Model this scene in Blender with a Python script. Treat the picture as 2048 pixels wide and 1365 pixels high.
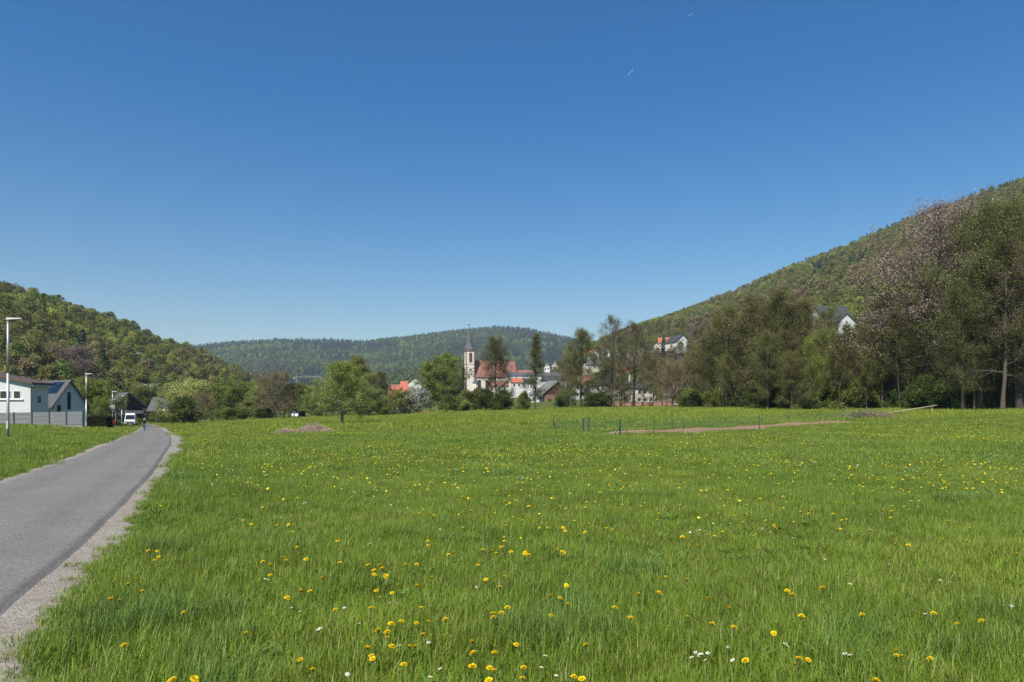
import bpy, math, random
import numpy as np

# ------------------------------------------------------------------ camera, sky, sun, exposure
scene = bpy.context.scene
for o in list(bpy.data.objects):
    bpy.data.objects.remove(o)
COL = scene.collection
F, CX, HY, EYE = 1422.0, 1024.0, 815.0, 1.65      # focal length, image centre and horizon of the photograph

cam_d = bpy.data.cameras.new('camera')
cam = bpy.data.objects.new('camera', cam_d)
COL.objects.link(cam)
cam.location = (0, 0, EYE)
cam.rotation_euler = (math.pi / 2, 0, 0)
cam_d.sensor_width = 36.0
cam_d.lens = F / 2048 * 36.0
cam_d.shift_y = (HY - 682.5) / 2048
cam_d.clip_start = 0.1
cam_d.clip_end = 40000
scene.camera = cam

SUN_EL, SUN_AZ = math.radians(50), math.radians(208)   # azimuth from +Y towards +X
world = bpy.data.worlds.new('World')
scene.world = world
world.use_nodes = True
wn = world.node_tree.nodes
sky = wn.new('ShaderNodeTexSky')
sky.sky_type = 'NISHITA'
sky.sun_disc = False
sky.sun_elevation = SUN_EL
sky.sun_rotation = SUN_AZ
sky.altitude = 150
sky.air_density = 1.35
sky.dust_density = 0.0
sky.ozone_density = 5.0
bg = wn['Background']
bg.inputs['Strength'].default_value = 0.074
film = wn.new('ShaderNodeHueSaturation')            # the camera's rendering of a clear blue sky
film.inputs['Saturation'].default_value = 1.47
film.inputs['Hue'].default_value = 0.506
world.node_tree.links.new(sky.outputs[0], film.inputs['Color'])
world.node_tree.links.new(film.outputs[0], bg.inputs['Color'])

sun_d = bpy.data.lights.new('sun', 'SUN')
sun_d.energy = 5.0
sun_d.angle = math.radians(0.53)
sun_d.color = (1.0, 0.94, 0.82)
sun = bpy.data.objects.new('sun', sun_d)
COL.objects.link(sun)
sun.rotation_euler = (math.pi / 2 - SUN_EL, 0, math.pi - SUN_AZ)
sun.location = (-60, -80, 120)

vs = scene.view_settings
vs.view_transform = 'Standard'
vs.look = 'None'
vs.gamma = 1.0
vs.exposure = 0.5
vs.use_curve_mapping = False
scene.render.engine = 'CYCLES'
cy = scene.cycles
cy.max_bounces = 5
cy.diffuse_bounces = 3
cy.glossy_bounces = 2
cy.transmission_bounces = 3
cy.volume_bounces = 0
cy.transparent_max_bounces = 6
cy.use_denoising = True
cy.denoiser = 'OPENIMAGEDENOISE'
cy.denoising_input_passes = 'RGB_ALBEDO_NORMAL'
cy.denoising_prefilter = 'NONE'
cy.caustics_reflective = False
cy.caustics_refractive = False

# ------------------------------------------------------------------ helpers
def lerp_tab(tab, x):
    a = np.array(tab, float)
    return np.interp(x, a[:, 0], a[:, 1])

def pu(px):
    return (np.asarray(px, float) - CX) / F

VAL_PX = np.array([-400, 0, 300, 690, 1000, 1250, 1500, 1800, 2048, 2500], float)
VAL_Y = np.array([0, 15, 35, 60, 80, 105, 150, 220, 300, 480, 800, 3000], float)
VAL = np.array([
    [0, .1, .2, .1, 0, -.3, -.6, 0, 2, 4, 5, 5],
    [0, .05, .05, -.2, -.5, -1.4, -1.9, -2.0, -1, 1, 3, 3],
    [0, 0, -.14, -.76, -1.24, -1.80, -2.25, -3.1, -3.2, -2, 0, 0],
    [0, 0, -.1, -.35, -.5, -.7, -.5, -.6, 0.3, 4, 6, 6],
    [0, 0, 0, 0.0, .15, .4, .8, 1.6, 2.7, 13, 18, 18],
    [0, 0, .05, .2, .45, .85, 1.45, 1.7, 7.5, 31, 36, 36],
    [0, 0, .02, .25, .6, 1.3, 1.7, 2.0, 3.5, 9, 18, 18],
    [0, 0, .05, .5, 1.1, 1.5, 1.9, 2.4, 4.0, 14, 20, 20],
    [0, 0.05, .2, .9, 1.25, 1.6, 2.0, 2.6, 4.0, 14, 20, 20],
    [0, 0.1, .5, 1.2, 1.6, 1.9, 2.4, 3.0, 4.5, 14, 20, 20]])

def valley(u, y):
    px = np.clip(u * F + CX, VAL_PX[0], VAL_PX[-1])
    yy = np.clip(y, 0, VAL_Y[-1])
    i = np.clip(np.searchsorted(VAL_PX, px, side='right') - 1, 0, len(VAL_PX) - 2)
    j = np.clip(np.searchsorted(VAL_Y, yy, side='right') - 1, 0, len(VAL_Y) - 2)
    a = (px - VAL_PX[i]) / (VAL_PX[i + 1] - VAL_PX[i])
    b = (yy - VAL_Y[j]) / (VAL_Y[j + 1] - VAL_Y[j])
    a = a * a * (3 - 2 * a)
    return (VAL[i, j] * (1 - a) + VAL[i + 1, j] * a) * (1 - b) + (VAL[i, j + 1] * (1 - a) + VAL[i + 1, j + 1] * a) * b

HILLS = {
    'left': dict(e=[(-500, 440), (0, 570), (80, 588), (150, 615), (230, 640), (270, 655), (320, 682), (370, 692), (420, 712), (470, 735), (495, 752), (530, 785), (575, 808), (620, 815)],
                 yc=[(-400, 380), (0, 420), (300, 520), (490, 640), (620, 700)], y0=[(-400, 150), (0, 165), (160, 205), (200, 245), (300, 265), (490, 350), (620, 420)], tree=13),
    'right': dict(e=[(960, 815), (1060, 790), (1120, 735), (1180, 695), (1240, 668), (1290, 648), (1310, 641), (1400, 606), (1500, 566), (1600, 522), (1700, 486), (1800, 441), (1950, 384), (2048, 352), (2500, 230)],
                  yc=[(960, 1100), (1290, 1100), (1400, 1000), (1800, 860), (2048, 760), (2500, 600)], y0=[(960, 600), (1060, 520), (1290, 370), (1500, 245), (1650, 214), (1800, 190), (2048, 178), (2500, 165)], tree=15),
    'far': dict(e=[(-500, 720), (375, 690), (450, 681), (560, 675), (640, 676), (740, 679), (800, 672), (870, 662), (930, 655), (1000, 649), (1060, 654), (1100, 664), (1140, 672), (1250, 700), (1450, 770), (2500, 790)],
                yc=[(-500, 2600), (2500, 2600)], y0=[(-500, 1350), (2500, 1350)], tree=14),
    'fold': dict(e=[(600, 815), (660, 790), (700, 768), (760, 745), (850, 731), (900, 721), (960, 727), (1020, 745), (1060, 790), (1090, 815)],
                 yc=[(600, 1150), (1100, 1150)], y0=[(600, 820), (1100, 820)], tree=14),
}

def hill(name, u, y):
    k = HILLS[name]
    px = np.clip(u * F + CX, -500, 2500)
    e = (HY - lerp_tab(k['e'], px)) / F
    yc = lerp_tab(k['yc'], px)
    y0 = lerp_tab(k['y0'], px)
    hc = np.maximum(e * yc + EYE - k['tree'] * np.clip(e / .03, 0, 1) - valley(u, yc), 0) * np.clip(e / .004, 0, 1)
    t = np.clip((y - y0) / (yc - y0), 0, 1)
    return hc * t, t

def terrain(x, y):
    x = np.asarray(x, float)
    y = np.asarray(y, float)
    yy = np.maximum(y, 1.0)
    u = np.clip(x / yy, -1.05, 1.05)
    h = np.zeros(np.broadcast(x, y).shape)
    for n in HILLS:
        h = np.maximum(h, hill(n, u, yy)[0])
    wob = .05 * np.sin(x * .31 + 1.3) * np.sin(y * .27) + .03 * np.sin(x * .83 + y * .5)
    return valley(u, yy) + h + wob * np.clip(yy / 30, 0, 1)

def hz(x, y):
    return float(terrain(np.array([float(x)]), np.array([float(y)]))[0])

_D = np.geomspace(2.0, 420, 900)
def on_ground(px, py, dz=0.0):
    """Where the sight line of photograph pixel (px, py) meets the ground (raised by dz)."""
    u = (px - CX) / F
    line = EYE + (HY - py) * _D / F
    g = terrain(u * _D, _D) + dz
    below = np.nonzero(line <= g)[0]
    if len(below) == 0 or below[0] == 0:
        d = 400.0
    else:
        k = below[0]
        a, b = line[k - 1] - g[k - 1], line[k] - g[k]
        d = _D[k - 1] + (_D[k] - _D[k - 1]) * a / (a - b)
    return u * d, d, hz(u * d, d)

def W(px, py, d):
    return ((px - CX) / F * d, d, EYE + (HY - py) * d / F)

def tag(o, label=None, cat=None, group=None, kind=None):
    if label: o['label'] = label
    if cat: o['category'] = cat
    if group: o['group'] = group
    if kind: o['kind'] = kind
    return o

def empty(name, loc, rz=0.0, scale=1.0):
    o = bpy.data.objects.new(name, None)
    o.empty_display_size = .2
    COL.objects.link(o)
    o.location = loc
    o.rotation_euler = (0, 0, rz)
    o.scale = (scale,) * 3 if not hasattr(scale, '__len__') else scale
    return o

def thing(name, label, cat, loc=(0, 0, 0), rz=0.0, group=None, scale=1.0):
    return tag(empty(name, loc, rz, scale), label, cat, group)

def obj(name, me, parent=None, loc=None, rz=None):
    o = bpy.data.objects.new(name, me)
    COL.objects.link(o)
    if parent is not None: o.parent = parent
    if loc is not None: o.location = loc
    if rz is not None: o.rotation_euler = (0, 0, rz)
    return o

def mesh_np(name, verts, faces, mats, mat_idx=None, smooth=False):
    """faces: (n, k) int array or list of such arrays (k = 3 or 4)."""
    if not isinstance(faces, (list, tuple)): faces = [faces]
    faces = [np.asarray(f, np.int32) for f in faces if len(f)]
    me = bpy.data.meshes.new(name)
    verts = np.asarray(verts, np.float32)
    me.vertices.add(len(verts))
    me.vertices.foreach_set('co', verts.ravel())
    loops = np.concatenate([f.ravel() for f in faces])
    tot = np.concatenate([np.full(len(f), f.shape[1], np.int32) for f in faces])
    start = np.concatenate([[0], np.cumsum(tot)[:-1]]).astype(np.int32)
    me.loops.add(len(loops))
    me.loops.foreach_set('vertex_index', loops)
    me.polygons.add(len(tot))
    me.polygons.foreach_set('loop_start', start)
    me.polygons.foreach_set('loop_total', tot)
    if mat_idx is not None:
        me.polygons.foreach_set('material_index', np.asarray(mat_idx, np.int32))
    me.polygons.foreach_set('use_smooth', np.full(len(tot), smooth))
    for m in (mats if isinstance(mats, (list, tuple)) else [mats]):
        me.materials.append(m)
    me.update(calc_edges=True)
    return me

class MB:
    """Collects boxes, bars, tubes and plates; build() links them as one mesh object."""
    def __init__(s):
        s.v, s.f = [], []
    def add(s, vs, fs):
        b = len(s.v)
        s.v += [tuple(p) for p in vs]
        s.f += [tuple(i + b for i in f) for f in fs]
        return s
    def box(s, x0, x1, y0, y1, z0, z1):
        return s.add([(x0, y0, z0), (x1, y0, z0), (x1, y1, z0), (x0, y1, z0), (x0, y0, z1), (x1, y0, z1), (x1, y1, z1), (x0, y1, z1)],
                     [(0, 3, 2, 1), (4, 5, 6, 7), (0, 1, 5, 4), (1, 2, 6, 5), (2, 3, 7, 6), (3, 0, 4, 7)])
    def hexa(s, pts):
        return s.add(pts, [(0, 3, 2, 1), (4, 5, 6, 7), (0, 1, 5, 4), (1, 2, 6, 5), (2, 3, 7, 6), (3, 0, 4, 7)])
    def prism(s, poly, y0, y1, axis='y'):
        """poly: (a, z) outline, counter-clockwise; extruded along y (or along x)."""
        n = len(poly)
        P = (lambda a, z, t: (a, t, z)) if axis == 'y' else (lambda a, z, t: (t, a, z))
        vs = [P(a, z, y0) for a, z in poly] + [P(a, z, y1) for a, z in poly]
        fs = [tuple(range(n)), tuple(range(2 * n - 1, n - 1, -1))] + [(i, i + n, (i + 1) % n + n, (i + 1) % n) for i in range(n)]
        return s.add(vs, fs)
    def tube(s, p0, p1, r0, r1=None, n=8, caps=True):
        r1 = r0 if r1 is None else r1
        p0, p1 = np.array(p0, float), np.array(p1, float)
        d = p1 - p0
        d /= max(np.linalg.norm(d), 1e-9)
        a = np.cross(d, (0, 0, 1) if abs(d[2]) < .9 else (1, 0, 0))
        a /= np.linalg.norm(a)
        b = np.cross(d, a)
        ring = [math.cos(2 * math.pi * k / n) * a + math.sin(2 * math.pi * k / n) * b for k in range(n)]
        vs = [p0 + r0 * q for q in ring] + [p1 + r1 * q for q in ring]
        fs = [(k, (k + 1) % n, (k + 1) % n + n, k + n) for k in range(n)]
        if caps: fs += [tuple(range(n - 1, -1, -1)), tuple(range(n, 2 * n))]
        return s.add(vs, fs)
    def path(s, pts, r, n=6):
        for a, b in zip(pts[:-1], pts[1:]): s.tube(a, b, r, r, n)
        return s
    def lathe(s, prof, n=16, c=(0, 0)):
        vs = [(c[0] + r * math.cos(2 * math.pi * k / n), c[1] + r * math.sin(2 * math.pi * k / n), z) for r, z in prof for k in range(n)]
        fs = [(i * n + k, i * n + (k + 1) % n, (i + 1) * n + (k + 1) % n, (i + 1) * n + k) for i in range(len(prof) - 1) for k in range(n)]
        fs += [tuple(range(n - 1, -1, -1)), tuple(range((len(prof) - 1) * n, len(prof) * n))]
        return s.add(vs, fs)
    def mesh(s, name, m, smooth=False, bevel=0):
        me = bpy.data.meshes.new(name)
        me.from_pydata([tuple(map(float, p)) for p in s.v], [], s.f)
        me.materials.append(m)
        if smooth: me.polygons.foreach_set('use_smooth', [True] * len(me.polygons))
        me.validate()
        me.update()
        return me
    def build(s, name, m, parent=None, loc=None, rz=None, smooth=False, bevel=0):
        o = obj(name, s.mesh(name, m, smooth), parent, loc, rz)
        if bevel:
            b = o.modifiers.new('bevel', 'BEVEL')
            b.width = bevel
            b.segments = 2
            b.limit_method = 'ANGLE'
        return o

# ------------------------------------------------------------------ materials
def nodes_of(name):
    m = bpy.data.materials.new(name)
    m.use_nodes = True
    nt = m.node_tree
    return m, nt, nt.nodes, nt.links, nt.nodes['Principled BSDF']

def N(nodes, kind, **kw):
    n = nodes.new('ShaderNode' + kind)
    for k, v in kw.items():
        if k in n.inputs: n.inputs[k].default_value = v
        else: setattr(n, k, v)
    return n

def c4(c):
    return (c[0], c[1], c[2], 1.0)

def mat(name, col, rough=.7, var=.18, scale=3.0, bump=.0, metal=0.0, spec=.3, grain=None):
    """A plain procedural surface: two octaves of noise vary the colour, optional bump."""
    m, nt, nd, ln, p = nodes_of(name)
    tc = N(nd, 'TexCoord')
    n1 = N(nd, 'TexNoise', Scale=scale, Detail=6.0, Roughness=.65)
    ln.new(tc.outputs['Object'], n1.inputs['Vector'])
    mr = N(nd, 'MapRange')
    mr.inputs['From Min'].default_value = .3
    mr.inputs['From Max'].default_value = .7
    mr.inputs['To Min'].default_value = 1 - var
    mr.inputs['To Max'].default_value = 1 + var
    ln.new(n1.outputs['Fac'], mr.inputs['Value'])
    hsv = N(nd, 'HueSaturation')
    hsv.inputs['Color'].default_value = c4(col)
    ln.new(mr.outputs[0], hsv.inputs['Value'])
    ln.new(hsv.outputs[0], p.inputs['Base Color'])
    p.inputs['Roughness'].default_value = rough
    p.inputs['Metallic'].default_value = metal
    p.inputs['Specular IOR Level'].default_value = spec
    if bump:
        b = N(nd, 'Bump', Strength=bump, Distance=.02)
        ln.new((grain or n1).outputs['Fac'] if grain is None else grain.outputs['Fac'], b.inputs['Height'])
        ln.new(b.outputs[0], p.inputs['Normal'])
    return m

LEAF_GAIN = 1.85
def leaf_mat(name, cols, transl=.42, val=.22, hue=.02, clump=.5, gloss=False, clump_amt=.28):
    """Foliage: colour by leaf, by plant and by clump; light passes through."""
    m, nt, nd, ln, p = nodes_of(name)
    cols = [tuple(min(.82, c * LEAF_GAIN) for c in k) for k in cols] if max(max(k) for k in cols) < .3 else cols
    g = N(nd, 'NewGeometry')
    ramp = N(nd, 'ValToRGB')
    e = ramp.color_ramp.elements
    e[0].position, e[0].color = 0.0, c4(cols[0])
    e[1].position, e[1].color = 1.0, c4(cols[-1])
    for k, c in enumerate(cols[1:-1]):
        x = e.new((k + 1) / (len(cols) - 1))
        x.color = c4(c)
    ln.new(g.outputs['Random Per Island'], ramp.inputs[0])
    oi = N(nd, 'ObjectInfo')
    mr = N(nd, 'MapRange')
    mr.inputs['To Min'].default_value = 1 - val
    mr.inputs['To Max'].default_value = 1 + val
    ln.new(oi.outputs['Random'], mr.inputs['Value'])
    tc = N(nd, 'TexCoord')
    nz = N(nd, 'TexNoise', Scale=clump, Detail=2.0)
    ln.new(tc.outputs['Object'], nz.inputs['Vector'])
    m2 = N(nd, 'MapRange')
    m2.inputs['From Min'].default_value = .35
    m2.inputs['From Max'].default_value = .65
    m2.inputs['To Min'].default_value = 1 - clump_amt
    m2.inputs['To Max'].default_value = 1 + clump_amt
    ln.new(nz.outputs['Fac'], m2.inputs['Value'])
    mu = N(nd, 'Math', operation='MULTIPLY')
    ln.new(mr.outputs[0], mu.inputs[0])
    ln.new(m2.outputs[0], mu.inputs[1])
    h1 = N(nd, 'Math', operation='MULTIPLY')
    ln.new(oi.outputs['Random'], h1.inputs[0])
    h1.inputs[1].default_value = 7.31
    h2 = N(nd, 'Math', operation='FRACT')
    ln.new(h1.outputs[0], h2.inputs[0])
    h3 = N(nd, 'MapRange')
    h3.inputs['To Min'].default_value = .5 - hue
    h3.inputs['To Max'].default_value = .5 + hue
    ln.new(h2.outputs[0], h3.inputs['Value'])
    hsv = N(nd, 'HueSaturation')
    ln.new(ramp.outputs[0], hsv.inputs['Color'])
    ln.new(mu.outputs[0], hsv.inputs['Value'])
    ln.new(h3.outputs[0], hsv.inputs['Hue'])
    if gloss:
        a = p
        ln.new(hsv.outputs[0], p.inputs['Base Color'])
        p.inputs['Roughness'].default_value = .5
        p.inputs['Specular IOR Level'].default_value = .25
    else:
        a = N(nd, 'BsdfDiffuse')
        ln.new(hsv.outputs[0], a.inputs['Color'])
    t = N(nd, 'BsdfTranslucent')
    ln.new(hsv.outputs[0], t.inputs['Color'])
    mx = N(nd, 'MixShader')
    mx.inputs[0].default_value = transl
    ln.new(a.outputs[0], mx.inputs[1])
    ln.new(t.outputs[0], mx.inputs[2])
    ln.new(mx.outputs[0], nd['Material Output'].inputs['Surface'])
    return m

M = {}
M['bark'] = mat('bark', (.10, .082, .062), .9, .35, 9, .6)
M['bark_dark'] = mat('bark_dark', (.058, .048, .037), .9, .35, 9, .6)
M['bark_pale'] = mat('bark_pale', (.17, .145, .115), .9, .35, 9, .6)
M['twig_tan'] = mat('twig_tan', (.15, .11, .07), .9, .3, 9)
M['steel'] = mat('galvanised_steel', (.52, .50, .49), .42, .08, 12, 0, .55)
M['lamp_grey'] = mat('lamp_head_grey', (.45, .45, .45), .4, .05, 5)
M['lens'] = mat('lamp_lens', (.75, .75, .72), .15, .03, 5)
M['render_white'] = mat('white_render', (.60, .60, .60), .85, .06, 1.5)
M['render_cream'] = mat('cream_render', (.58, .53, .44), .85, .06, 1.5)
M['render_pink'] = mat('pinkish_render', (.46, .37, .32), .85, .1, 1.5)
M['church_render'] = mat('church_white_render', (.70, .645, .59), .85, .05, 1.5)
M['glass'] = mat('window_glass', (.02, .025, .03), .06, .2, 2, 0, 0, .6)
M['frame_white'] = mat('white_frame', (.78, .78, .77), .5, .03, 5)
M['frame_dark'] = mat('dark_frame', (.05, .048, .045), .5, .1, 5)
M['timber_dark'] = mat('dark_timber', (.035, .026, .020), .75, .3, 6, .3)
M['timber_red'] = mat('reddish_boards', (.12, .042, .028), .8, .3, 6, .3)
M['sandstone'] = mat('red_sandstone', (.30, .15, .11), .85, .2, 5, .3)
M['concrete'] = mat('concrete', (.33, .31, .28), .85, .15, 4, .2)
M['composite'] = mat('grey_fence_board', (.26, .27, .275), .55, .08, 4)
M['composite_dark'] = mat('anthracite_post', (.055, .06, .065), .5, .1, 4)
M['gutter'] = mat('zinc_gutter', (.45, .47, .5), .35, .05, 6, 0, .7)
M['solar'] = mat('solar_cell', (.006, .009, .018), .12, .2, 4, 0, 0, .6)
M['solar_rim'] = mat('solar_rim', (.22, .23, .24), .35, .05, 4, 0, .7)
M['van_white'] = mat('white_van_paint', (.76, .77, .78), .22, .03, 2, 0, 0, .5)
M['black_plastic'] = mat('black_plastic', (.022, .022, .024), .5, .15, 6)
M['rubber'] = mat('tyre_rubber', (.018, .018, .018), .85, .2, 8)
M['headlight'] = mat('headlight_glass', (.55, .56, .58), .1, .05, 6, 0, 0, .6)
M['red_paint'] = mat('red_plastic', (.45, .02, .025), .4, .08, 4)
M['blue_plastic'] = mat('blue_plastic', (.03, .12, .42), .4, .08, 4)
M['sign_back'] = mat('sign_back_grey', (.42, .46, .52), .4, .04, 4, 0, .4)
M['green_metal'] = mat('green_coated_steel', (.014, .085, .062), .45, .12, 6)
M['grey_metal'] = mat('grey_blue_steel', (.07, .085, .10), .45, .12, 6)
M['skin'] = mat('skin', (.42, .25, .18), .6, .06, 10)
M['shirt_black'] = mat('black_shirt', (.014, .014, .016), .85, .2, 14)
M['jeans'] = mat('blue_jeans', (.045, .115, .30), .85, .2, 14)
M['cap_white'] = mat('white_cap', (.72, .70, .66), .8, .05, 10)
M['jacket_dark'] = mat('dark_blue_jacket', (.025, .028, .06), .85, .2, 14)
M['shoe'] = mat('dark_shoe', (.03, .03, .03), .7, .1, 14)
M['wood_post'] = mat('grey_wood', (.19, .16, .13), .85, .25, 8, .4)
M['pole_bare'] = mat('barkless_pole', (.42, .34, .25), .8, .15, 8, .2)

def roof_mat(name, col, pitch=.33, var=.22):
    """Tiled roof: fine courses as relief, colour varies by tile and by weather."""
    m, nt, nd, ln, p = nodes_of(name)
    tc = N(nd, 'TexCoord')
    mp = N(nd, 'Mapping')
    mp.inputs['Scale'].default_value = (1 / pitch * 1.1, 1 / pitch * 1.1, 1 / pitch)
    ln.new(tc.outputs['Object'], mp.inputs['Vector'])
    vo = N(nd, 'TexVoronoi', Scale=1.0)
    ln.new(mp.outputs[0], vo.inputs['Vector'])
    nz = N(nd, 'TexNoise', Scale=.7, Detail=5.0)
    ln.new(tc.outputs['Object'], nz.inputs['Vector'])
    s = N(nd, 'SeparateColor')
    ln.new(vo.outputs['Color'], s.inputs[0])
    ad = N(nd, 'Math', operation='ADD')
    ln.new(s.outputs[0], ad.inputs[0])
    ln.new(nz.outputs['Fac'], ad.inputs[1])
    mr = N(nd, 'MapRange')
    mr.inputs['From Max'].default_value = 2.0
    mr.inputs['To Min'].default_value = 1 - var * 1.6
    mr.inputs['To Max'].default_value = 1 + var * 1.6
    ln.new(ad.outputs[0], mr.inputs['Value'])
    hsv = N(nd, 'HueSaturation')
    hsv.inputs['Color'].default_value = c4(col)
    ln.new(mr.outputs[0], hsv.inputs['Value'])
    ln.new(hsv.outputs[0], p.inputs['Base Color'])
    p.inputs['Roughness'].default_value = .75
    wv = N(nd, 'TexWave', Scale=1 / pitch / 6.28 * 6.28 / 2, bands_direction='Z')
    ln.new(tc.outputs['Object'], wv.inputs['Vector'])
    b = N(nd, 'Bump', Strength=.5, Distance=.03)
    ln.new(wv.outputs['Fac'], b.inputs['Height'])
    ln.new(b.outputs[0], p.inputs['Normal'])
    return m

M['roof_red'] = roof_mat('red_roof_tiles', (.40, .115, .065))
M['roof_rust'] = roof_mat('weathered_red_tiles', (.25, .105, .075), .33, .32)
M['roof_brown'] = roof_mat('brown_roof_tiles', (.10, .065, .05))
M['roof_grey'] = roof_mat('grey_roof_tiles', (.085, .085, .09))
M['roof_dark'] = roof_mat('anthracite_roof_tiles', (.045, .045, .05))
M['roof_moss'] = roof_mat('mossy_grey_sheets', (.16, .16, .145), .5, .25)
M['slate'] = roof_mat('slate', (.095, .10, .11), .25, .15)

# leaves
M['leaf_fresh'] = leaf_mat('fresh_green_leaf', [(.085, .108, .022), (.125, .148, .03), (.165, .18, .045)])
M['leaf_lime'] = leaf_mat('young_lime_leaf', [(.075, .105, .02), (.11, .145, .026), (.15, .18, .035)])
M['leaf_mid'] = leaf_mat('mid_green_leaf', [(.075, .10, .024), (.115, .142, .032), (.155, .175, .042)])
M['leaf_deep'] = leaf_mat('deep_green_leaf', [(.038, .056, .016), (.062, .088, .022), (.088, .115, .03)])
M['leaf_olive'] = leaf_mat('olive_alder_leaf', [(.062, .068, .025), (.10, .102, .033), (.142, .136, .048)])
M['leaf_brown'] = leaf_mat('brown_catkin_leaf', [(.085, .075, .04), (.125, .112, .05), (.158, .148, .062)])
M['leaf_tan'] = leaf_mat('tan_bud', [(.16, .12, .07), (.20, .16, .09), (.19, .19, .06)], .25)
M['leaf_copper'] = leaf_mat('coppery_leaf', [(.12, .09, .03), (.16, .14, .035), (.13, .16, .04)])
M['leaf_pale'] = leaf_mat('pale_willow_leaf', [(.16, .19, .055), (.22, .25, .075), (.27, .28, .11)])
M['petal_white'] = leaf_mat('white_blossom', [(.50, .50, .42), (.66, .65, .58), (.14, .19, .05), (.60, .60, .52)], .3, .08, .0)
M['petal_pink'] = leaf_mat('pinkish_blossom', [(.40, .30, .25), (.52, .42, .37), (.22, .16, .11), (.33, .24, .18), (.60, .51, .46)], .3, .05, .0, .35, clump_amt=.2)
M['needle'] = leaf_mat('spruce_needle', [(.014, .028, .018), (.024, .044, .026), (.035, .06, .034)], .1)
M['leaf_hedge'] = leaf_mat('thuja_hedge', [(.016, .020, .010), (.026, .03, .013), (.04, .045, .018)], .1)

# ------------------------------------------------------------------ ground, road
def vnoise(x, y, s, seed=0):
    """Smooth value noise in 0..1 at wavelength s."""
    x = np.asarray(x, float) / s
    y = np.asarray(y, float) / s
    ix, iy = np.floor(x).astype(np.int64), np.floor(y).astype(np.int64)
    fx, fy = x - ix, y - iy
    fx, fy = fx * fx * (3 - 2 * fx), fy * fy * (3 - 2 * fy)
    def h(a, b):
        n = (a * 374761393 + b * 668265263 + seed * 974634777) & 0x7fffffff
        n = (n ^ (n >> 13)) * 1274126177 & 0x7fffffff
        return ((n ^ (n >> 16)) & 0xffff) / 65535.0
    return (h(ix, iy) * (1 - fx) + h(ix + 1, iy) * fx) * (1 - fy) + (h(ix, iy + 1) * (1 - fx) + h(ix + 1, iy + 1) * fx) * fy

XR_T = [(-20, 5.5), (0, -1.9), (5.33, -3.84), (8.85, -5.2), (16.2, -8.2), (24.7, -12.05), (33.5, -16.0)]
XL_T = [(-20, 3.0), (0, -4.9), (5.33, -6.9), (14.7, -10.6), (23.5, -14.4), (33.5, -18.9)]
for p in [(344, 876), (336, 866), (322, 857), (306, 851)]:
    x, y, z = on_ground(*p)
    XR_T.append((y, x))
for p in [(262, 868), (276, 862), (285, 855), (288, 851)]:
    x, y, z = on_ground(*p)
    XL_T.append((y, x))
XR_T.append((260, XR_T[-1][1] - .62 * (260 - XR_T[-1][0])))
XL_T.append((260, XL_T[-1][1] - .66 * (260 - XL_T[-1][0])))
def XR(y): return lerp_tab(XR_T, y)
def XL(y): return lerp_tab(XL_T, y)
def XS(y):                                   # outer edge of the gravel verge
    y = np.asarray(y, float)
    return XR(y) + .42 + .12 * np.sin(y * .7 + .6) + .16 * (vnoise(y * 1.0, y * 0, 1.3, 5) - .5) + np.clip((y - 20) / 60, 0, .5) + .26 * np.clip((8.5 - y) / 4, 0, 1)
def XSL(y):
    y = np.asarray(y, float)
    return XL(y) - .22 - .22 * vnoise(y, y * 0, 1.7, 9)

ys_s = np.array([lerp_tab([(0, 0), (1, 1)], 0)])
def in_road(x, y, m=0.0):
    return (x > XSL(y) - m) & (x < XS(y) + m) & (y < 262)

SOIL_F = [(1192, 873), (1300, 872), (1450, 866), (1600, 855), (1700, 849), (1765, 847)]
SOIL_B = [(1192, 868), (1300, 863), (1450, 857), (1600, 848), (1690, 842), (1765, 844)]
soil_f = np.array([on_ground(*p)[:2] for p in SOIL_F])
soil_b = np.array([on_ground(*p)[:2] for p in SOIL_B])
def in_soil(x, y):
    yf = np.interp(x, soil_f[:, 0], soil_f[:, 1])
    yb = np.interp(x, soil_b[:, 0], soil_b[:, 1])
    return (x > soil_f[0, 0]) & (x < soil_f[-1, 0]) & (y > yf) & (y < yb)

def axis(a, dt, lo, hi):
    t = np.arange(math.asinh(lo / a), math.asinh(hi / a) + dt, dt)
    return a * np.sinh(t)
gx = axis(9, .036, -4200, 4200)
gy = axis(9, .036, -600, 5200)
GX, GY = np.meshgrid(gx, gy)
GZ = terrain(GX, GY)
lower = (GX > XL(GY) + .4) & (GX < XR(GY) - .4) & (GY < 258)
GZ = np.where(lower, GZ - .09, GZ)
nx, ny = len(gx), len(gy)
idx = np.arange(nx * ny).reshape(ny, nx)
quads = np.stack([idx[:-1, :-1], idx[:-1, 1:], idx[1:, 1:], idx[1:, :-1]], -1).reshape(-1, 4)

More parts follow.
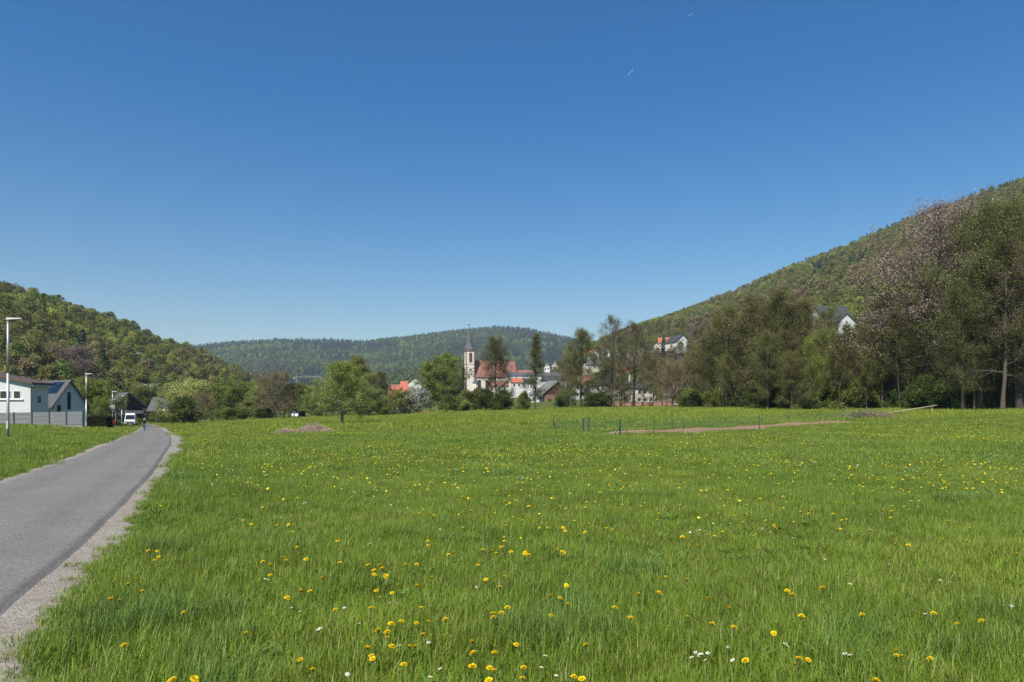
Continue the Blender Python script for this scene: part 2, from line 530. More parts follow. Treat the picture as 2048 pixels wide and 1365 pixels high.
def ground_material():
    m, nt, nd, ln, p = nodes_of('meadow_ground')
    g = N(nd, 'NewGeometry')
    at = N(nd, 'Attribute', attribute_name='wood')
    n1 = N(nd, 'TexNoise', Scale=.16, Detail=5.0, Roughness=.6)
    n2 = N(nd, 'TexNoise', Scale=5.0, Detail=8.0, Roughness=.75)
    for n in (n1, n2): ln.new(g.outputs['Position'], n.inputs['Vector'])
    r1 = N(nd, 'ValToRGB')
    r1.color_ramp.elements[0].position, r1.color_ramp.elements[0].color = .35, (.075, .115, .018, 1)
    r1.color_ramp.elements[1].position, r1.color_ramp.elements[1].color = .65, (.125, .165, .026, 1)
    ln.new(n1.outputs['Fac'], r1.inputs[0])
    r2 = N(nd, 'ValToRGB')
    r2.color_ramp.elements[0].position, r2.color_ramp.elements[0].color = .3, (.5, .5, .5, 1)
    r2.color_ramp.elements[1].position, r2.color_ramp.elements[1].color = .7, (1.3, 1.25, 1.2, 1)
    ln.new(n2.outputs['Fac'], r2.inputs[0])
    mx = N(nd, 'MixRGB', blend_type='MULTIPLY')
    mx.inputs[0].default_value = 1.0
    ln.new(r1.outputs[0], mx.inputs[1])
    ln.new(r2.outputs[0], mx.inputs[2])
    n3 = N(nd, 'TexNoise', Scale=14.0, Detail=4.0, Roughness=.7)
    ln.new(g.outputs['Position'], n3.inputs['Vector'])
    r3 = N(nd, 'MapRange')
    r3.inputs['From Min'].default_value, r3.inputs['From Max'].default_value = .45, .6
    r3.inputs['To Max'].default_value = .7
    ln.new(n3.outputs['Fac'], r3.inputs['Value'])
    soil = N(nd, 'MixRGB')
    soil.inputs[2].default_value = (.075, .06, .03, 1)
    ln.new(r3.outputs[0], soil.inputs[0])
    ln.new(mx.outputs[0], soil.inputs[1])
    mx = soil
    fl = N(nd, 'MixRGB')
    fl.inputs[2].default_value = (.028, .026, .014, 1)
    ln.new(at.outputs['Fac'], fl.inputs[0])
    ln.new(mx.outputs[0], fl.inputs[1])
    ln.new(fl.outputs[0], p.inputs['Base Color'])
    p.inputs['Roughness'].default_value = .95
    p.inputs['Specular IOR Level'].default_value = .1
    b = N(nd, 'Bump', Strength=.7, Distance=.08)
    ln.new(n2.outputs['Fac'], b.inputs['Height'])
    ln.new(b.outputs[0], p.inputs['Normal'])
    return m
M['ground'] = ground_material()
gm = mesh_np('ground', np.stack([GX, GY, GZ], -1).reshape(-1, 3), quads, M['ground'], smooth=True)
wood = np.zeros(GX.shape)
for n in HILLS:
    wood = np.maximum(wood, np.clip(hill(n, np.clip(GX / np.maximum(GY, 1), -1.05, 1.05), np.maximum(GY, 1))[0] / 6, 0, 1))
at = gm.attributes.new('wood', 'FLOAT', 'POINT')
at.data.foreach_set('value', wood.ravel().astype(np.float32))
tag(obj('ground', gm), kind='structure')

def asphalt_material():
    m, nt, nd, ln, p = nodes_of('old_asphalt')
    g = N(nd, 'NewGeometry')
    v = N(nd, 'TexVoronoi', Scale=95.0)
    n1 = N(nd, 'TexNoise', Scale=60.0, Detail=4.0, Roughness=.7)
    n2 = N(nd, 'TexNoise', Scale=.7, Detail=6.0, Roughness=.6)
    for n in (v, n1, n2): ln.new(g.outputs['Position'], n.inputs['Vector'])
    s = N(nd, 'SeparateColor')
    ln.new(v.outputs['Color'], s.inputs[0])
    r = N(nd, 'ValToRGB')
    r.color_ramp.elements[0].position, r.color_ramp.elements[0].color = 0.0, (.10, .095, .088, 1)
    r.color_ramp.elements[1].position, r.color_ramp.elements[1].color = 1.0, (.275, .26, .243, 1)
    ln.new(s.outputs[0], r.inputs[0])
    r2 = N(nd, 'MapRange')
    r2.inputs['From Min'].default_value, r2.inputs['From Max'].default_value = .3, .7
    r2.inputs['To Min'].default_value, r2.inputs['To Max'].default_value = .92, 1.07
    ln.new(n2.outputs['Fac'], r2.inputs['Value'])
    r3 = N(nd, 'MapRange')
    r3.inputs['From Min'].default_value, r3.inputs['From Max'].default_value = .3, .7
    r3.inputs['To Min'].default_value, r3.inputs['To Max'].default_value = .75, 1.2
    ln.new(n1.outputs['Fac'], r3.inputs['Value'])
    mu = N(nd, 'Math', operation='MULTIPLY')
    ln.new(r2.outputs[0], mu.inputs[0])
    ln.new(r3.outputs[0], mu.inputs[1])
    at = N(nd, 'Attribute', attribute_name='tar')          # tarred seam along the edge
    r4 = N(nd, 'MapRange')
    r4.inputs['To Min'].default_value, r4.inputs['To Max'].default_value = 1.0, .5
    ln.new(at.outputs['Fac'], r4.inputs['Value'])
    mu2 = N(nd, 'Math', operation='MULTIPLY')
    ln.new(mu.outputs[0], mu2.inputs[0])
    ln.new(r4.outputs[0], mu2.inputs[1])
    h = N(nd, 'HueSaturation')
    ln.new(r.outputs[0], h.inputs['Color'])
    ln.new(mu2.outputs[0], h.inputs['Value'])
    ln.new(h.outputs[0], p.inputs['Base Color'])
    p.inputs['Roughness'].default_value = .85
    p.inputs['Specular IOR Level'].default_value = .25
    b = N(nd, 'Bump', Strength=.6, Distance=.006)
    ln.new(v.outputs['Distance'], b.inputs['Height'])
    ln.new(b.outputs[0], p.inputs['Normal'])
    return m
M['asphalt'] = asphalt_material()

def gravel_material(name, c0, c1, c2):
    m, nt, nd, ln, p = nodes_of(name)
    g = N(nd, 'NewGeometry')
    v = N(nd, 'TexVoronoi', Scale=45.0)
    n2 = N(nd, 'TexNoise', Scale=2.2, Detail=8.0, Roughness=.7)
    for n in (v, n2): ln.new(g.outputs['Position'], n.inputs['Vector'])
    s = N(nd, 'SeparateColor')
    ln.new(v.outputs['Color'], s.inputs[0])
    r = N(nd, 'ValToRGB')
    r.color_ramp.elements[0].color = c4(c0)
    r.color_ramp.elements[1].color = c4(c1)
    ln.new(s.outputs[0], r.inputs[0])
    mx = N(nd, 'MixRGB')
    mx.inputs[2].default_value = c4(c2)
    r2 = N(nd, 'MapRange')
    r2.inputs['From Min'].default_value, r2.inputs['From Max'].default_value = .45, .65
    r2.inputs['To Max'].default_value = .75
    ln.new(n2.outputs['Fac'], r2.inputs['Value'])
    ln.new(r2.outputs[0], mx.inputs[0])
    ln.new(r.outputs[0], mx.inputs[1])
    ln.new(mx.outputs[0], p.inputs['Base Color'])
    p.inputs['Roughness'].default_value = .95
    b = N(nd, 'Bump', Strength=.8, Distance=.015)
    ln.new(v.outputs['Distance'], b.inputs['Height'])
    ln.new(b.outputs[0], p.inputs['Normal'])
    return m
M['gravel'] = gravel_material('verge_gravel', (.18, .16, .135), (.36, .325, .275), (.22, .17, .125))
M['soil'] = gravel_material('tilled_soil', (.20, .115, .07), (.36, .215, .135), (.30, .175, .105))

def strip(name, fa, fb, y0, y1, n_across, dz, material, edge=.0, tar=False, out=None):
    ys = y0 + (np.geomspace(1, 1 + (y1 - y0) / 4, 420) - 1) * 4
    t = np.linspace(0, 1, n_across)
    A, B = fa(ys), fb(ys)
    X = A[:, None] * (1 - t) + B[:, None] * t
    Y = np.repeat(ys[:, None], n_across, 1)
    Z = terrain(X, Y) + dz
    if edge:
        Z[:, 0] -= edge
        Z[:, -1] -= edge
    if out:
        Z[:, out[0]] -= out[1]
    n = len(ys)
    ii = np.arange(n * n_across).reshape(n, n_across)
    q = np.stack([ii[:-1, :-1], ii[:-1, 1:], ii[1:, 1:], ii[1:, :-1]], -1).reshape(-1, 4)
    me = mesh_np(name, np.stack([X, Y, Z], -1).reshape(-1, 3), q, material, smooth=True)
    if tar:
        dist = B[:, None] - X
        wv = .035 + .06 * vnoise(Y, Y * 0, .8, 3)
        a = np.clip(1 - np.abs(dist - .10) / wv, 0, 1) * (.45 + .5 * vnoise(X * 3, Y, .7, 4))
        a *= (dist > .0)
        wdt = (B - A)[:, None]
        lane = np.exp(-((t[None] - .27) / .09) ** 2) + np.exp(-((t[None] - .73) / .09) ** 2)
        a = np.clip(a + .16 * lane * (.5 + vnoise(X * .5, Y * .25, 1.5, 6)) + .25 * np.clip(vnoise(X, Y * .4, 1.1, 7) - .72, 0, 1), 0, 1)
        me.attributes.new('tar', 'FLOAT', 'POINT').data.foreach_set('value', a.ravel().astype(np.float32))
    return tag(obj(name, me), kind='structure')

strip('road', lambda y: XL(y) - .03 * vnoise(y, y * 0, .5, 1), lambda y: XR(y) + .05 * (vnoise(y, y * 0, .6, 2) - .5), -15, 258, 30, .034, M['asphalt'], .03, True)
strip('gravel_path_edge', lambda y: XR(y) - .15, lambda y: XS(y) + .08, -15, 258, 7, .016, M['gravel'], out=(-1, .07))
strip('gravel_path_edge', lambda y: XSL(y) - .04, lambda y: XL(y) + .15, -15, 258, 5, .014, M['gravel'], out=(0, .07))

# tilled soil behind the wire fence
us = np.linspace(0, 1, 260)
sx = soil_f[0, 0] + (soil_f[-1, 0] - soil_f[0, 0]) * us
fy = np.interp(sx, soil_f[:, 0], soil_f[:, 1]) + .3 * (vnoise(sx, sx * 0, 1.2, 21) - .5)
by = np.interp(sx, soil_b[:, 0], soil_b[:, 1]) + .5 * (vnoise(sx, sx * 0, 1.5, 22) - .5)
tt = np.linspace(0, 1, 30)
SX = np.repeat(sx[:, None], 30, 1)
SY = fy[:, None] * (1 - tt) + by[:, None] * tt
env = np.minimum(1, 5 * tt * (1 - tt))[None, :] * np.minimum(1, 12 * us * (1 - us))[:, None]
SZ = terrain(SX, SY) - .04 + env * (.09 + .10 * vnoise(SX, SY, .35, 23) + .05 * vnoise(SX, SY, .13, 24))
ii = np.arange(260 * 30).reshape(260, 30)
q = np.stack([ii[:-1, :-1], ii[1:, :-1], ii[1:, 1:], ii[:-1, 1:]], -1).reshape(-1, 4)
tag(obj('soil_ground', mesh_np('soil_ground', np.stack([SX, SY, SZ], -1).reshape(-1, 3), q, M['soil'], smooth=False)), kind='structure')

# ------------------------------------------------------------------ plants: generators
def unit(a):
    return a / np.maximum(np.linalg.norm(a, axis=-1, keepdims=True), 1e-9)

def frusta(p0, p1, r0, r1, n):
    """Open tapered tubes for arrays of segments."""
    p0, p1 = np.asarray(p0, float), np.asarray(p1, float)
    d = unit(p1 - p0)
    ref = np.where(np.abs(d[:, 2:3]) < .9, np.array([[0, 0, 1.]]), np.array([[1., 0, 0]]))
    a = unit(np.cross(d, ref))
    b = np.cross(d, a)
    ang = np.arange(n) * 2 * np.pi / n
    ring = np.cos(ang)[None, :, None] * a[:, None, :] + np.sin(ang)[None, :, None] * b[:, None, :]
    v = np.concatenate([p0[:, None] + np.asarray(r0)[:, None, None] * ring, p1[:, None] + np.asarray(r1)[:, None, None] * ring], 1)
    k = np.arange(n)
    f = np.stack([k, (k + 1) % n, (k + 1) % n + n, k + n], -1)
    base = (np.arange(len(p0)) * 2 * n)[:, None, None]
    return v.reshape(-1, 3), (f[None] + base).reshape(-1, 4)

def leaves(rng, c, size, up=.5, out=None, aspect=.6):
    n = len(c)
    nrm = rng.normal(size=(n, 3))
    nrm[:, 2] += up
    if out is not None: nrm += out * 1.2
    nrm = unit(nrm)
    t = unit(np.cross(nrm, rng.normal(size=(n, 3))))
    b = np.cross(nrm, t)
    s = (size * rng.uniform(.55, 1.35, n))[:, None]
    v = np.stack([c - t * s, c - b * s * aspect, c + t * s, c + b * s * aspect], 1)
    return v.reshape(-1, 3), np.arange(n * 4).reshape(-1, 4)

def join_np(parts):
    vs, fs, o = [], [], 0
    for v, f in parts:
        if len(v) == 0: continue
        vs.append(v)
        fs.append(f + o)
        o += len(v)
    return np.concatenate(vs), np.concatenate(fs)

class Template:
    def __init__(s, name, H, trunk, crown, bark, leaf):
        s.name, s.H = name, float(np.percentile(crown[0][:, 2], 99.7))
        s.trunk = mesh_np(name + '_trunk', trunk[0], trunk[1], bark, smooth=True)
        s.crown = mesh_np(name + '_crown', crown[0], crown[1], leaf)
        v = np.concatenate([trunk[0], crown[0]])
        f = np.concatenate([trunk[1], crown[1] + len(trunk[0])])
        s._both = (v, f, len(trunk[1]), bark, leaf)
    def joined(s):
        v, f, k, bark, leaf = s._both
        mi = np.zeros(len(f), int)
        mi[k:] = 1
        return mesh_np(s.name + '_mass', v, f, [bark, leaf], mi)

def gen_tree(name, seed, H, R, shape, bark, leaf, clear=.25, nl=26, ns=8, nt=7, per=5, size=.12, up=.7, droop=0.0, trunk_r=.2, lean=(0, 0), wob=.03, scatter=.22, twig_len=.9, up_leaf=.5, twig_r=.008, stems=1):
    """A trunk with limbs, branches, twigs and single leaves. shape(t): crown radius 0..1 over the crown's height 0..1."""
    rng = np.random.default_rng(seed)
    S8, S5, TW0, TWD = [], [], [], []
    for st in range(stems):
        k = 11
        tz = np.linspace(0, 1, k)
        off = rng.normal(size=(k, 2)).cumsum(0) * wob * H / k
        off -= off[0]
        sa = 2 * math.pi * st / max(stems, 1) + .5
        spread = 0 if stems == 1 else R * .45
        tx = np.stack([off[:, 0] + lean[0] * H * tz ** 1.4 + spread * math.cos(sa) * tz ** .8, off[:, 1] + lean[1] * H * tz ** 1.4 + spread * math.sin(sa) * tz ** .8, tz * H * (1 if st == 0 else rng.uniform(.8, .97))], -1)
        tr0 = trunk_r / math.sqrt(stems)
        tr = tr0 * (1 - tz) ** .8 + .012
        tr[0] *= 1.35
        for i in range(k - 1): S8.append((tx[i], tx[i + 1], tr[i], tr[i + 1]))
        for i in range(nl // stems):
            f = (i + rng.uniform(.1, .9)) / (nl // stems)
            t = clear + (1 - clear) * f ** .9
            base = np.array([np.interp(t, tz, tx[:, c]) for c in range(3)])
            rr = np.interp(t, tz, tr)
            tc = min(1, f * .92 + .12)
            L = max(R * shape(tc) * rng.uniform(.82, 1.25), .35)
            az = i * 2.39996 + rng.normal() * .35 + seed
            el = up * (0.18 + 1.05 * f) + rng.normal() * .12
            d = np.array([math.cos(az) * math.cos(el), math.sin(az) * math.cos(el), math.sin(el)])
            m = 5
            pts = [base]
            dd = d.copy()
            for j in range(m):
                dd = unit(dd + rng.normal(size=3) * .14 + np.array([0, 0, .07 - droop]))
                pts.append(pts[-1] + dd * L / m)
            pts = np.array(pts)
            lr = min(rr * .6, .035 + L * .014) * np.linspace(1, .22, m + 1)
            for j in range(m): S5.append((pts[j], pts[j + 1], lr[j], lr[j + 1]))
            for j in range(ns):
                q = rng.uniform(.18, 1.0)
                x = q * m
                a = min(int(x), m - 1)
                bp = pts[a] + (pts[a + 1] - pts[a]) * (x - a)
                ld = unit(pts[a + 1] - pts[a])
                sd = unit(ld * .7 + rng.normal(size=3) * .62 + np.array([0, 0, .18 - droop]))
                sl = L * rng.uniform(.25, .5) * (1.1 - .45 * q)
                mid = bp + sd * sl * .5
                sd2 = unit(sd + rng.normal(size=3) * .2 + np.array([0, 0, .1 - droop * 2]))
                end = mid + sd2 * sl * .5
                r0 = max(.010, lr[a] * .45)
                S5.append((bp, mid, r0, r0 * .7))
                S5.append((mid, end, r0 * .7, r0 * .4))
                w = rng.uniform(.1, 1, nt)[:, None]
                st0 = np.where(w < .5, bp + (mid - bp) * w * 2, mid + (end - mid) * (w * 2 - 1))
                td = unit(sd2 * .7 + rng.normal(size=(nt, 3)) * .7 + np.array([0, 0, .25 - droop * 2.5]))
                TW0.append(st0)
                TWD.append(td * (twig_len * rng.uniform(.5, 1.2, nt))[:, None])
    tw0, twd = np.concatenate(TW0), np.concatenate(TWD)
    s8 = [np.array(z) for z in zip(*S8)]
    s5 = [np.array(z) for z in zip(*S5)]
    n = len(tw0)
    trunk = join_np([frusta(*s8, 9), frusta(*s5, 4), frusta(tw0, tw0 + twd, np.full(n, twig_r * 1.3), np.full(n, twig_r * .5), 3)])
    c = np.repeat(tw0, per, 0) + np.repeat(twd, per, 0) * rng.uniform(.15, 1.1, n * per)[:, None] + rng.normal(size=(n * per, 3)) * scatter
    c = c[c[:, 2] > .15]
    crown = leaves(rng, c, size, up_leaf)
    return Template(name, H, trunk, crown, bark, leaf)

def gen_lobed(name, seed, H, R, leaf, bark, n=1500, size=.5, lobes=9, base=.3, cone=0.0):
    """A wood tree seen from afar: leaf sprays over several uneven lobes on a short trunk."""
    rng = np.random.default_rng(seed)
    P, O = [], []
    w = rng.uniform(.5, 1, lobes)
    for k in range(lobes):
        f = k / max(lobes - 1, 1)
        z = H * (base + (.93 - base) * f)
        rad = R * (1 - cone * f) * rng.uniform(.26, .58) * (1.0 if f < .75 else .75)
        a = k * 2.4 + rng.uniform(0, 1)
        off = R * (1 - .75 * f ** 1.5) * rng.uniform(.2, .8)
        c = np.array([math.cos(a) * off, math.sin(a) * off, z - rad * .5])
        m = int(n * w[k] / w.sum())
        d = unit(rng.normal(size=(m, 3)))
        d[:, 2] = np.where(d[:, 2] < -.35, -d[:, 2], d[:, 2])
        rr = rad * (rng.uniform(.55, 1.05, m) + np.abs(rng.normal(0, .16, m)))
        P.append(c + d * rr[:, None] * np.array([1, 1, .85]))
        O.append(d)
    P, O = np.concatenate(P), np.concatenate(O)
    crown = leaves(rng, P, size, .25, O, .7)
    seg = [(np.array([0, 0, -1.0]), np.array([0, 0, H * .45]), .28, .2), (np.array([0, 0, H * .45]), np.array([.1, .1, H * .85]), .2, .05)]
    for k in range(7):
        a = k * 2.4
        z = H * (.25 + .07 * k)
        seg.append((np.array([0, 0, z]), np.array([math.cos(a) * R * .7, math.sin(a) * R * .7, z + H * .2]), .11, .03))
    s = [np.array(z) for z in zip(*seg)]
    return Template(name, H, frusta(*s, 5), crown, bark, leaf)

def gen_spruce(name, seed, H, R, leaf, bark, tiers=15, per=13, n=7, size=.42):
    rng = np.random.default_rng(seed)
    P, O, S = [], [], [(np.array([0, 0, -.5]), np.array([0, 0, H]), .2, .02)]
    for k in range(tiers):
        f = (k + .3) / tiers
        z0 = H * (.08 + .92 * f)
        L = R * (1 - f) ** .85 * rng.uniform(.85, 1.12) + .15
        for j in range(max(4, int(per * (1 - f * .6)))):
            a = rng.uniform(0, 2 * math.pi)
            l = L * rng.uniform(.7, 1.12)
            tip = np.array([math.cos(a) * l, math.sin(a) * l, z0 - l * .28 + rng.normal() * .1])
            b = np.array([0, 0, z0])
            S.append((b, tip, .03, .01))
            t = rng.uniform(.2, 1.0, n) ** .7
            pts = b + (tip - b) * t[:, None] + rng.normal(size=(n, 3)) * .12
            P.append(pts)
            O.append(np.tile(np.array([math.cos(a) * .5, math.sin(a) * .5, .5]), (n, 1)))
    s = [np.array(z) for z in zip(*S)]
    crown = leaves(rng, np.concatenate(P), size, .2, np.concatenate(O), .5)
    return Template(name, H, frusta(*s, 4), crown, bark, leaf)

egg = lambda t: math.sqrt(max(0.0, 1 - ((t - .38) / .66) ** 2))
ball = lambda t: math.sqrt(max(0.02, 1 - ((t - .48) / .58) ** 2))
tall = lambda t: (.62 + .5 * t) if t < .5 else (.87 * math.sqrt(max(0.03, 1 - ((t - .5) / .54) ** 2)))
low = lambda t: max(.12, 1 - t * .85)

T = {}
T['orchard'] = gen_tree('orchard', 3, 8.5, 4.0, egg, M['bark_pale'], M['leaf_fresh'], .2, 30, 9, 8, 6, .10, .65, .03, .2, (0, 0), .04, .2, .8)
T['orchard2'] = gen_tree('orchard2', 13, 7.0, 4.0, ball, M['bark_pale'], M['leaf_mid'], .14, 28, 8, 8, 6, .11, .6, .03, .17, (0, 0), .05, .2, .8)
T['alder'] = gen_tree('alder', 5, 18, 4.6, tall, M['bark_dark'], M['leaf_olive'], .16, 30, 13, 8, 9, .078, .8, 0, .26, (0, 0), .05, .24, 1.0)
T['alder_b'] = gen_tree('alder_b', 8, 17, 5.2, egg, M['bark_dark'], M['leaf_olive'], .10, 32, 14, 8, 11, .078, .75, .01, .26, (.03, 0), .06, .26, 1.1)
T['alder_brown'] = gen_tree('alder_brown', 11, 17, 5.2, egg, M['bark_dark'], M['leaf_brown'], .12, 32, 14, 8, 9, .078, .8, .0, .25, (-.03, 0), .06, .25, 1.1)
T['alder_thin'] = gen_tree('alder_thin', 17, 17, 3.0, low, M['bark'], M['leaf_olive'], .12, 34, 8, 7, 9, .075, .6, 0, .17, (0, 0), .03, .2, .8)
T['alder_sparse'] = gen_tree('alder_sparse', 19, 18, 4.6, tall, M['bark'], M['leaf_brown'], .2, 24, 11, 8, 4, .075, .85, 0, .22, (0, 0), .05, .2, 1.0)
T['big'] = gen_tree('big', 23, 23, 8.5, egg, M['bark_dark'], M['leaf_olive'], .14, 36, 16, 10, 10, .08, .7, 0, .42, (.05, 0), .05, .32, 1.3)
T['pink'] = gen_tree('pink', 29, 22, 9.0, egg, M['bark_dark'], M['petal_pink'], .25, 34, 15, 9, 8, .085, .75, 0, .42, (-.10, .02), .06, .25, 1.3, .3)
T['sapling'] = gen_tree('sapling', 97, 12, 2.2, ball, M['bark_dark'], M['leaf_olive'], .4, 22, 8, 7, 7, .075, .8, 0, .10, (.04, 0), .05, .2, .8)
T['bare'] = gen_tree('bare', 31, 10.5, 5.4, ball, M['twig_tan'], M['leaf_tan'], .12, 40, 10, 10, 2, .07, .8, 0, .2, (0, 0), .03, .2, 1.0, .5, .012)
T['birch'] = gen_tree('birch', 37, 15, 4.0, egg, M['bark_pale'], M['leaf_copper'], .28, 40, 9, 9, 6, .12, .85, .06, .18, (0, 0), .03, .22, 1.2)
T['round'] = gen_tree('round', 41, 14, 5.2, egg, M['bark_pale'], M['leaf_fresh'], .16, 48, 10, 9, 6, .13, .9, 0, .26, (0, 0), .02, .25, .95, stems=3)
T['willow'] = gen_tree('willow', 43, 9, 5.0, ball, M['bark'], M['leaf_pale'], .12, 34, 9, 9, 7, .14, .7, .05, .25, (0, 0), .04, .3, 1.0)
T['green'] = gen_tree('green', 47, 9, 4.6, ball, M['bark'], M['leaf_mid'], .12, 34, 9, 9, 7, .14, .7, 0, .22, (0, 0), .04, .28, .9)
T['lime'] = gen_tree('lime', 53, 10, 3.8, egg, M['bark_pale'], M['leaf_lime'], .08, 34, 9, 8, 9, .08, .8, 0, .18, (.05, 0), .04, .24, .9, stems=2)
T['deep'] = gen_tree('deep', 59, 5, 3.2, low, M['bark_dark'], M['leaf_deep'], .06, 30, 8, 8, 8, .12, .6, 0, .14, (0, 0), .04, .25, .7)
T['blossom'] = gen_tree('blossom', 61, 5, 2.8, ball, M['bark_dark'], M['petal_white'], .12, 30, 8, 8, 6, .11, .6, 0, .14, (0, 0), .04, .2, .7)
T['shrub'] = gen_tree('shrub', 67, 3.4, 2.4, low, M['bark'], M['leaf_mid'], .05, 26, 7, 7, 8, .10, .75, 0, .09, (0, 0), .04, .2, .6, stems=2)
T['shrub_dark'] = gen_tree('shrub_dark', 71, 3.6, 2.4, low, M['bark_dark'], M['leaf_deep'], .05, 26, 7, 7, 8, .11, .75, 0, .09, (0, 0), .04, .22, .6, stems=3)
T['spruce'] = gen_spruce('spruce', 73, 20, 4.2, M['needle'], M['bark_dark'], 20, 15, 9, .36)
T['spruce_b'] = gen_spruce('spruce_b', 79, 16, 4.6, M['needle'], M['bark_dark'], 15, 15, 9, .42)

FL = {'fresh': leaf_mat('wood_fresh', [(.115, .135, .028), (.16, .175, .036), (.20, .205, .05)], .3, .25, .02, .35),
      'green': leaf_mat('wood_green', [(.07, .088, .024), (.10, .118, .03), (.135, .15, .04)], .3, .25, .02, .35),
      'olive': leaf_mat('wood_olive', [(.075, .078, .028), (.11, .11, .036), (.15, .14, .05)], .3, .25, .02, .35),
      'brown': leaf_mat('wood_brown', [(.09, .068, .042), (.13, .10, .058), (.15, .13, .06)], .25, .22, .02, .35),
      'grey': leaf_mat('wood_bare', [(.13, .10, .085), (.17, .13, .11), (.11, .09, .07)], .2, .2, .01, .35)}
WOOD = []
for i, (n, kcol) in enumerate([('fresh', 'fresh'), ('green', 'green'), ('olive', 'olive'), ('brown', 'brown'), ('green2', 'green'), ('olive2', 'olive')]):
    WOOD.append(gen_lobed('wood_' + n, 100 + i, 16, [5.2, 5.6, 5.0, 4.8, 4.6, 5.6][i], FL[kcol], M['bark'], 3800, .27, [15, 18, 14, 14, 12, 20][i]))
WOOD.append(gen_spruce('wood_spruce', 120, 19, 3.6, M['needle'], M['bark_dark'], 15, 11, 6, .48))
FAR = []
FL['far_mid'] = leaf_mat('distant_mid_green', [(.05, .078, .028), (.072, .10, .034), (.095, .12, .042)], .3, .3, .02, .35)
FL['far_dim'] = leaf_mat('distant_dull_green', [(.055, .066, .03), (.075, .085, .036), (.095, .10, .042)], .3, .3, .02, .35)
FL['far_light'] = leaf_mat('distant_light_green', [(.085, .125, .036), (.115, .155, .044), (.14, .17, .055)], .3, .3, .02, .35)
for i, kcol in enumerate(['far_light', 'far_mid', 'far_dim', 'far_mid']):
    FAR.append(gen_lobed('far_' + str(i), 140 + i, 15, 6.2, FL[kcol], M['bark'], 520, .85, 9))
FAR.append(gen_spruce('far_spruce', 150, 15, 3.8, M['needle'], M['bark_dark'], 9, 9, 3, .95))

def plant(tname, label, px, d, top=None, H=None, wide=1.0, rz=None, group=None, cat='tree', name=None, x=None, z=None, trunk_part='trunk', crown_part='crown'):
    """One tree of its own: an Empty at its foot with trunk and crown as parts."""
    t = T[tname] if isinstance(tname, str) else tname
    X = (px - CX) / F * d if x is None else x
    Z = hz(X, d) if z is None else z
    if H is None: H = EYE + (HY - top) * d / F - Z
    s = H / t.H
    r = plant.rng.uniform(0, 6.28) if rz is None else rz
    o = thing(name or ('shrub' if cat == 'shrub' else 'tree'), label, cat, (X, d, Z - .05), r, group, (s * wide, s * wide, s))
    obj(trunk_part, t.trunk, o)
    obj(crown_part, t.crown, o)
    return o
plant.rng = random.Random(7)

def scatter(name, pts, rot, scl, pick, templates, label, kind='stuff', cat=None):
    """Masses nobody could count: copies of a few plants on given points."""
    tc = bpy.data.collections.new('library_' + name)
    for i, t in enumerate(templates):
        me = t if isinstance(t, bpy.types.Mesh) else t.joined()
        tc.objects.link(bpy.data.objects.new('%s_%02d' % (name, i), me))
    me = bpy.data.meshes.new(name)
    n = len(pts)
    me.vertices.add(n)
    me.vertices.foreach_set('co', np.asarray(pts, np.float32).ravel())
    me.attributes.new('rot', 'FLOAT_VECTOR', 'POINT').data.foreach_set('vector', np.asarray(rot, np.float32).ravel())
    me.attributes.new('scl', 'FLOAT_VECTOR', 'POINT').data.foreach_set('vector', np.asarray(scl, np.float32).ravel())
    me.attributes.new('pick', 'INT', 'POINT').data.foreach_set('value', np.asarray(pick, np.int32))
    o = obj(name, me)
    ng = bpy.data.node_groups.new('scatter_' + name, 'GeometryNodeTree')
    ng.interface.new_socket('Geometry', in_out='INPUT', socket_type='NodeSocketGeometry')
    ng.interface.new_socket('Geometry', in_out='OUTPUT', socket_type='NodeSocketGeometry')
    gi, go = ng.nodes.new('NodeGroupInput'), ng.nodes.new('NodeGroupOutput')
    ip = ng.nodes.new('GeometryNodeInstanceOnPoints')
    ci = ng.nodes.new('GeometryNodeCollectionInfo')
    ci.inputs['Collection'].default_value = tc
    ci.inputs['Separate Children'].default_value = True
    ci.inputs['Reset Children'].default_value = True
    def attr(nm, ty):
        a = ng.nodes.new('GeometryNodeInputNamedAttribute')
        a.data_type = ty
        a.inputs['Name'].default_value = nm
        return a.outputs['Attribute']
    e2r = ng.nodes.new('FunctionNodeEulerToRotation')
    L = ng.links.new
    L(gi.outputs[0], ip.inputs['Points'])
    L(ci.outputs[0], ip.inputs['Instance'])
    ip.inputs['Pick Instance'].default_value = True
    L(attr('pick', 'INT'), ip.inputs['Instance Index'])
    L(attr('rot', 'FLOAT_VECTOR'), e2r.inputs[0])
    L(e2r.outputs[0], ip.inputs['Rotation'])
    L(attr('scl', 'FLOAT_VECTOR'), ip.inputs['Scale'])
    L(ip.outputs[0], go.inputs[0])
    md = o.modifiers.new('scatter', 'NODES')
    md.node_group = ng
    return tag(o, label, cat, None, kind)

# ------------------------------------------------------------------ wooded hills
rngF = np.random.default_rng(77)
def wood_points(name, pxa, pxb, ya, yb, step):
    ua, ub = pu(pxa), pu(pxb)
    xs = np.arange(min(ua * yb, ua * ya), max(ub * yb, ub * ya), step)
    ys = np.arange(ya, yb, step)
    X, Y = np.meshgrid(xs, ys)
    X = (X + rngF.uniform(-.48, .48, X.shape) * step).ravel()
    Y = (Y + rngF.uniform(-.48, .48, Y.shape) * step).ravel()
    u = X / Y
    h, t = hill(name, u, Y)
    k = (u > ua) & (u < ub) & (h > .5)
    best = np.zeros(len(X))
    for n in HILLS:
        if n != name: best = np.maximum(best, hill(n, u, Y)[0])
    yc = lerp_tab(HILLS[name]['yc'], u * F + CX)
    k &= (h >= best) & (Y < yc + 45)
    return X[k], Y[k], t[k]

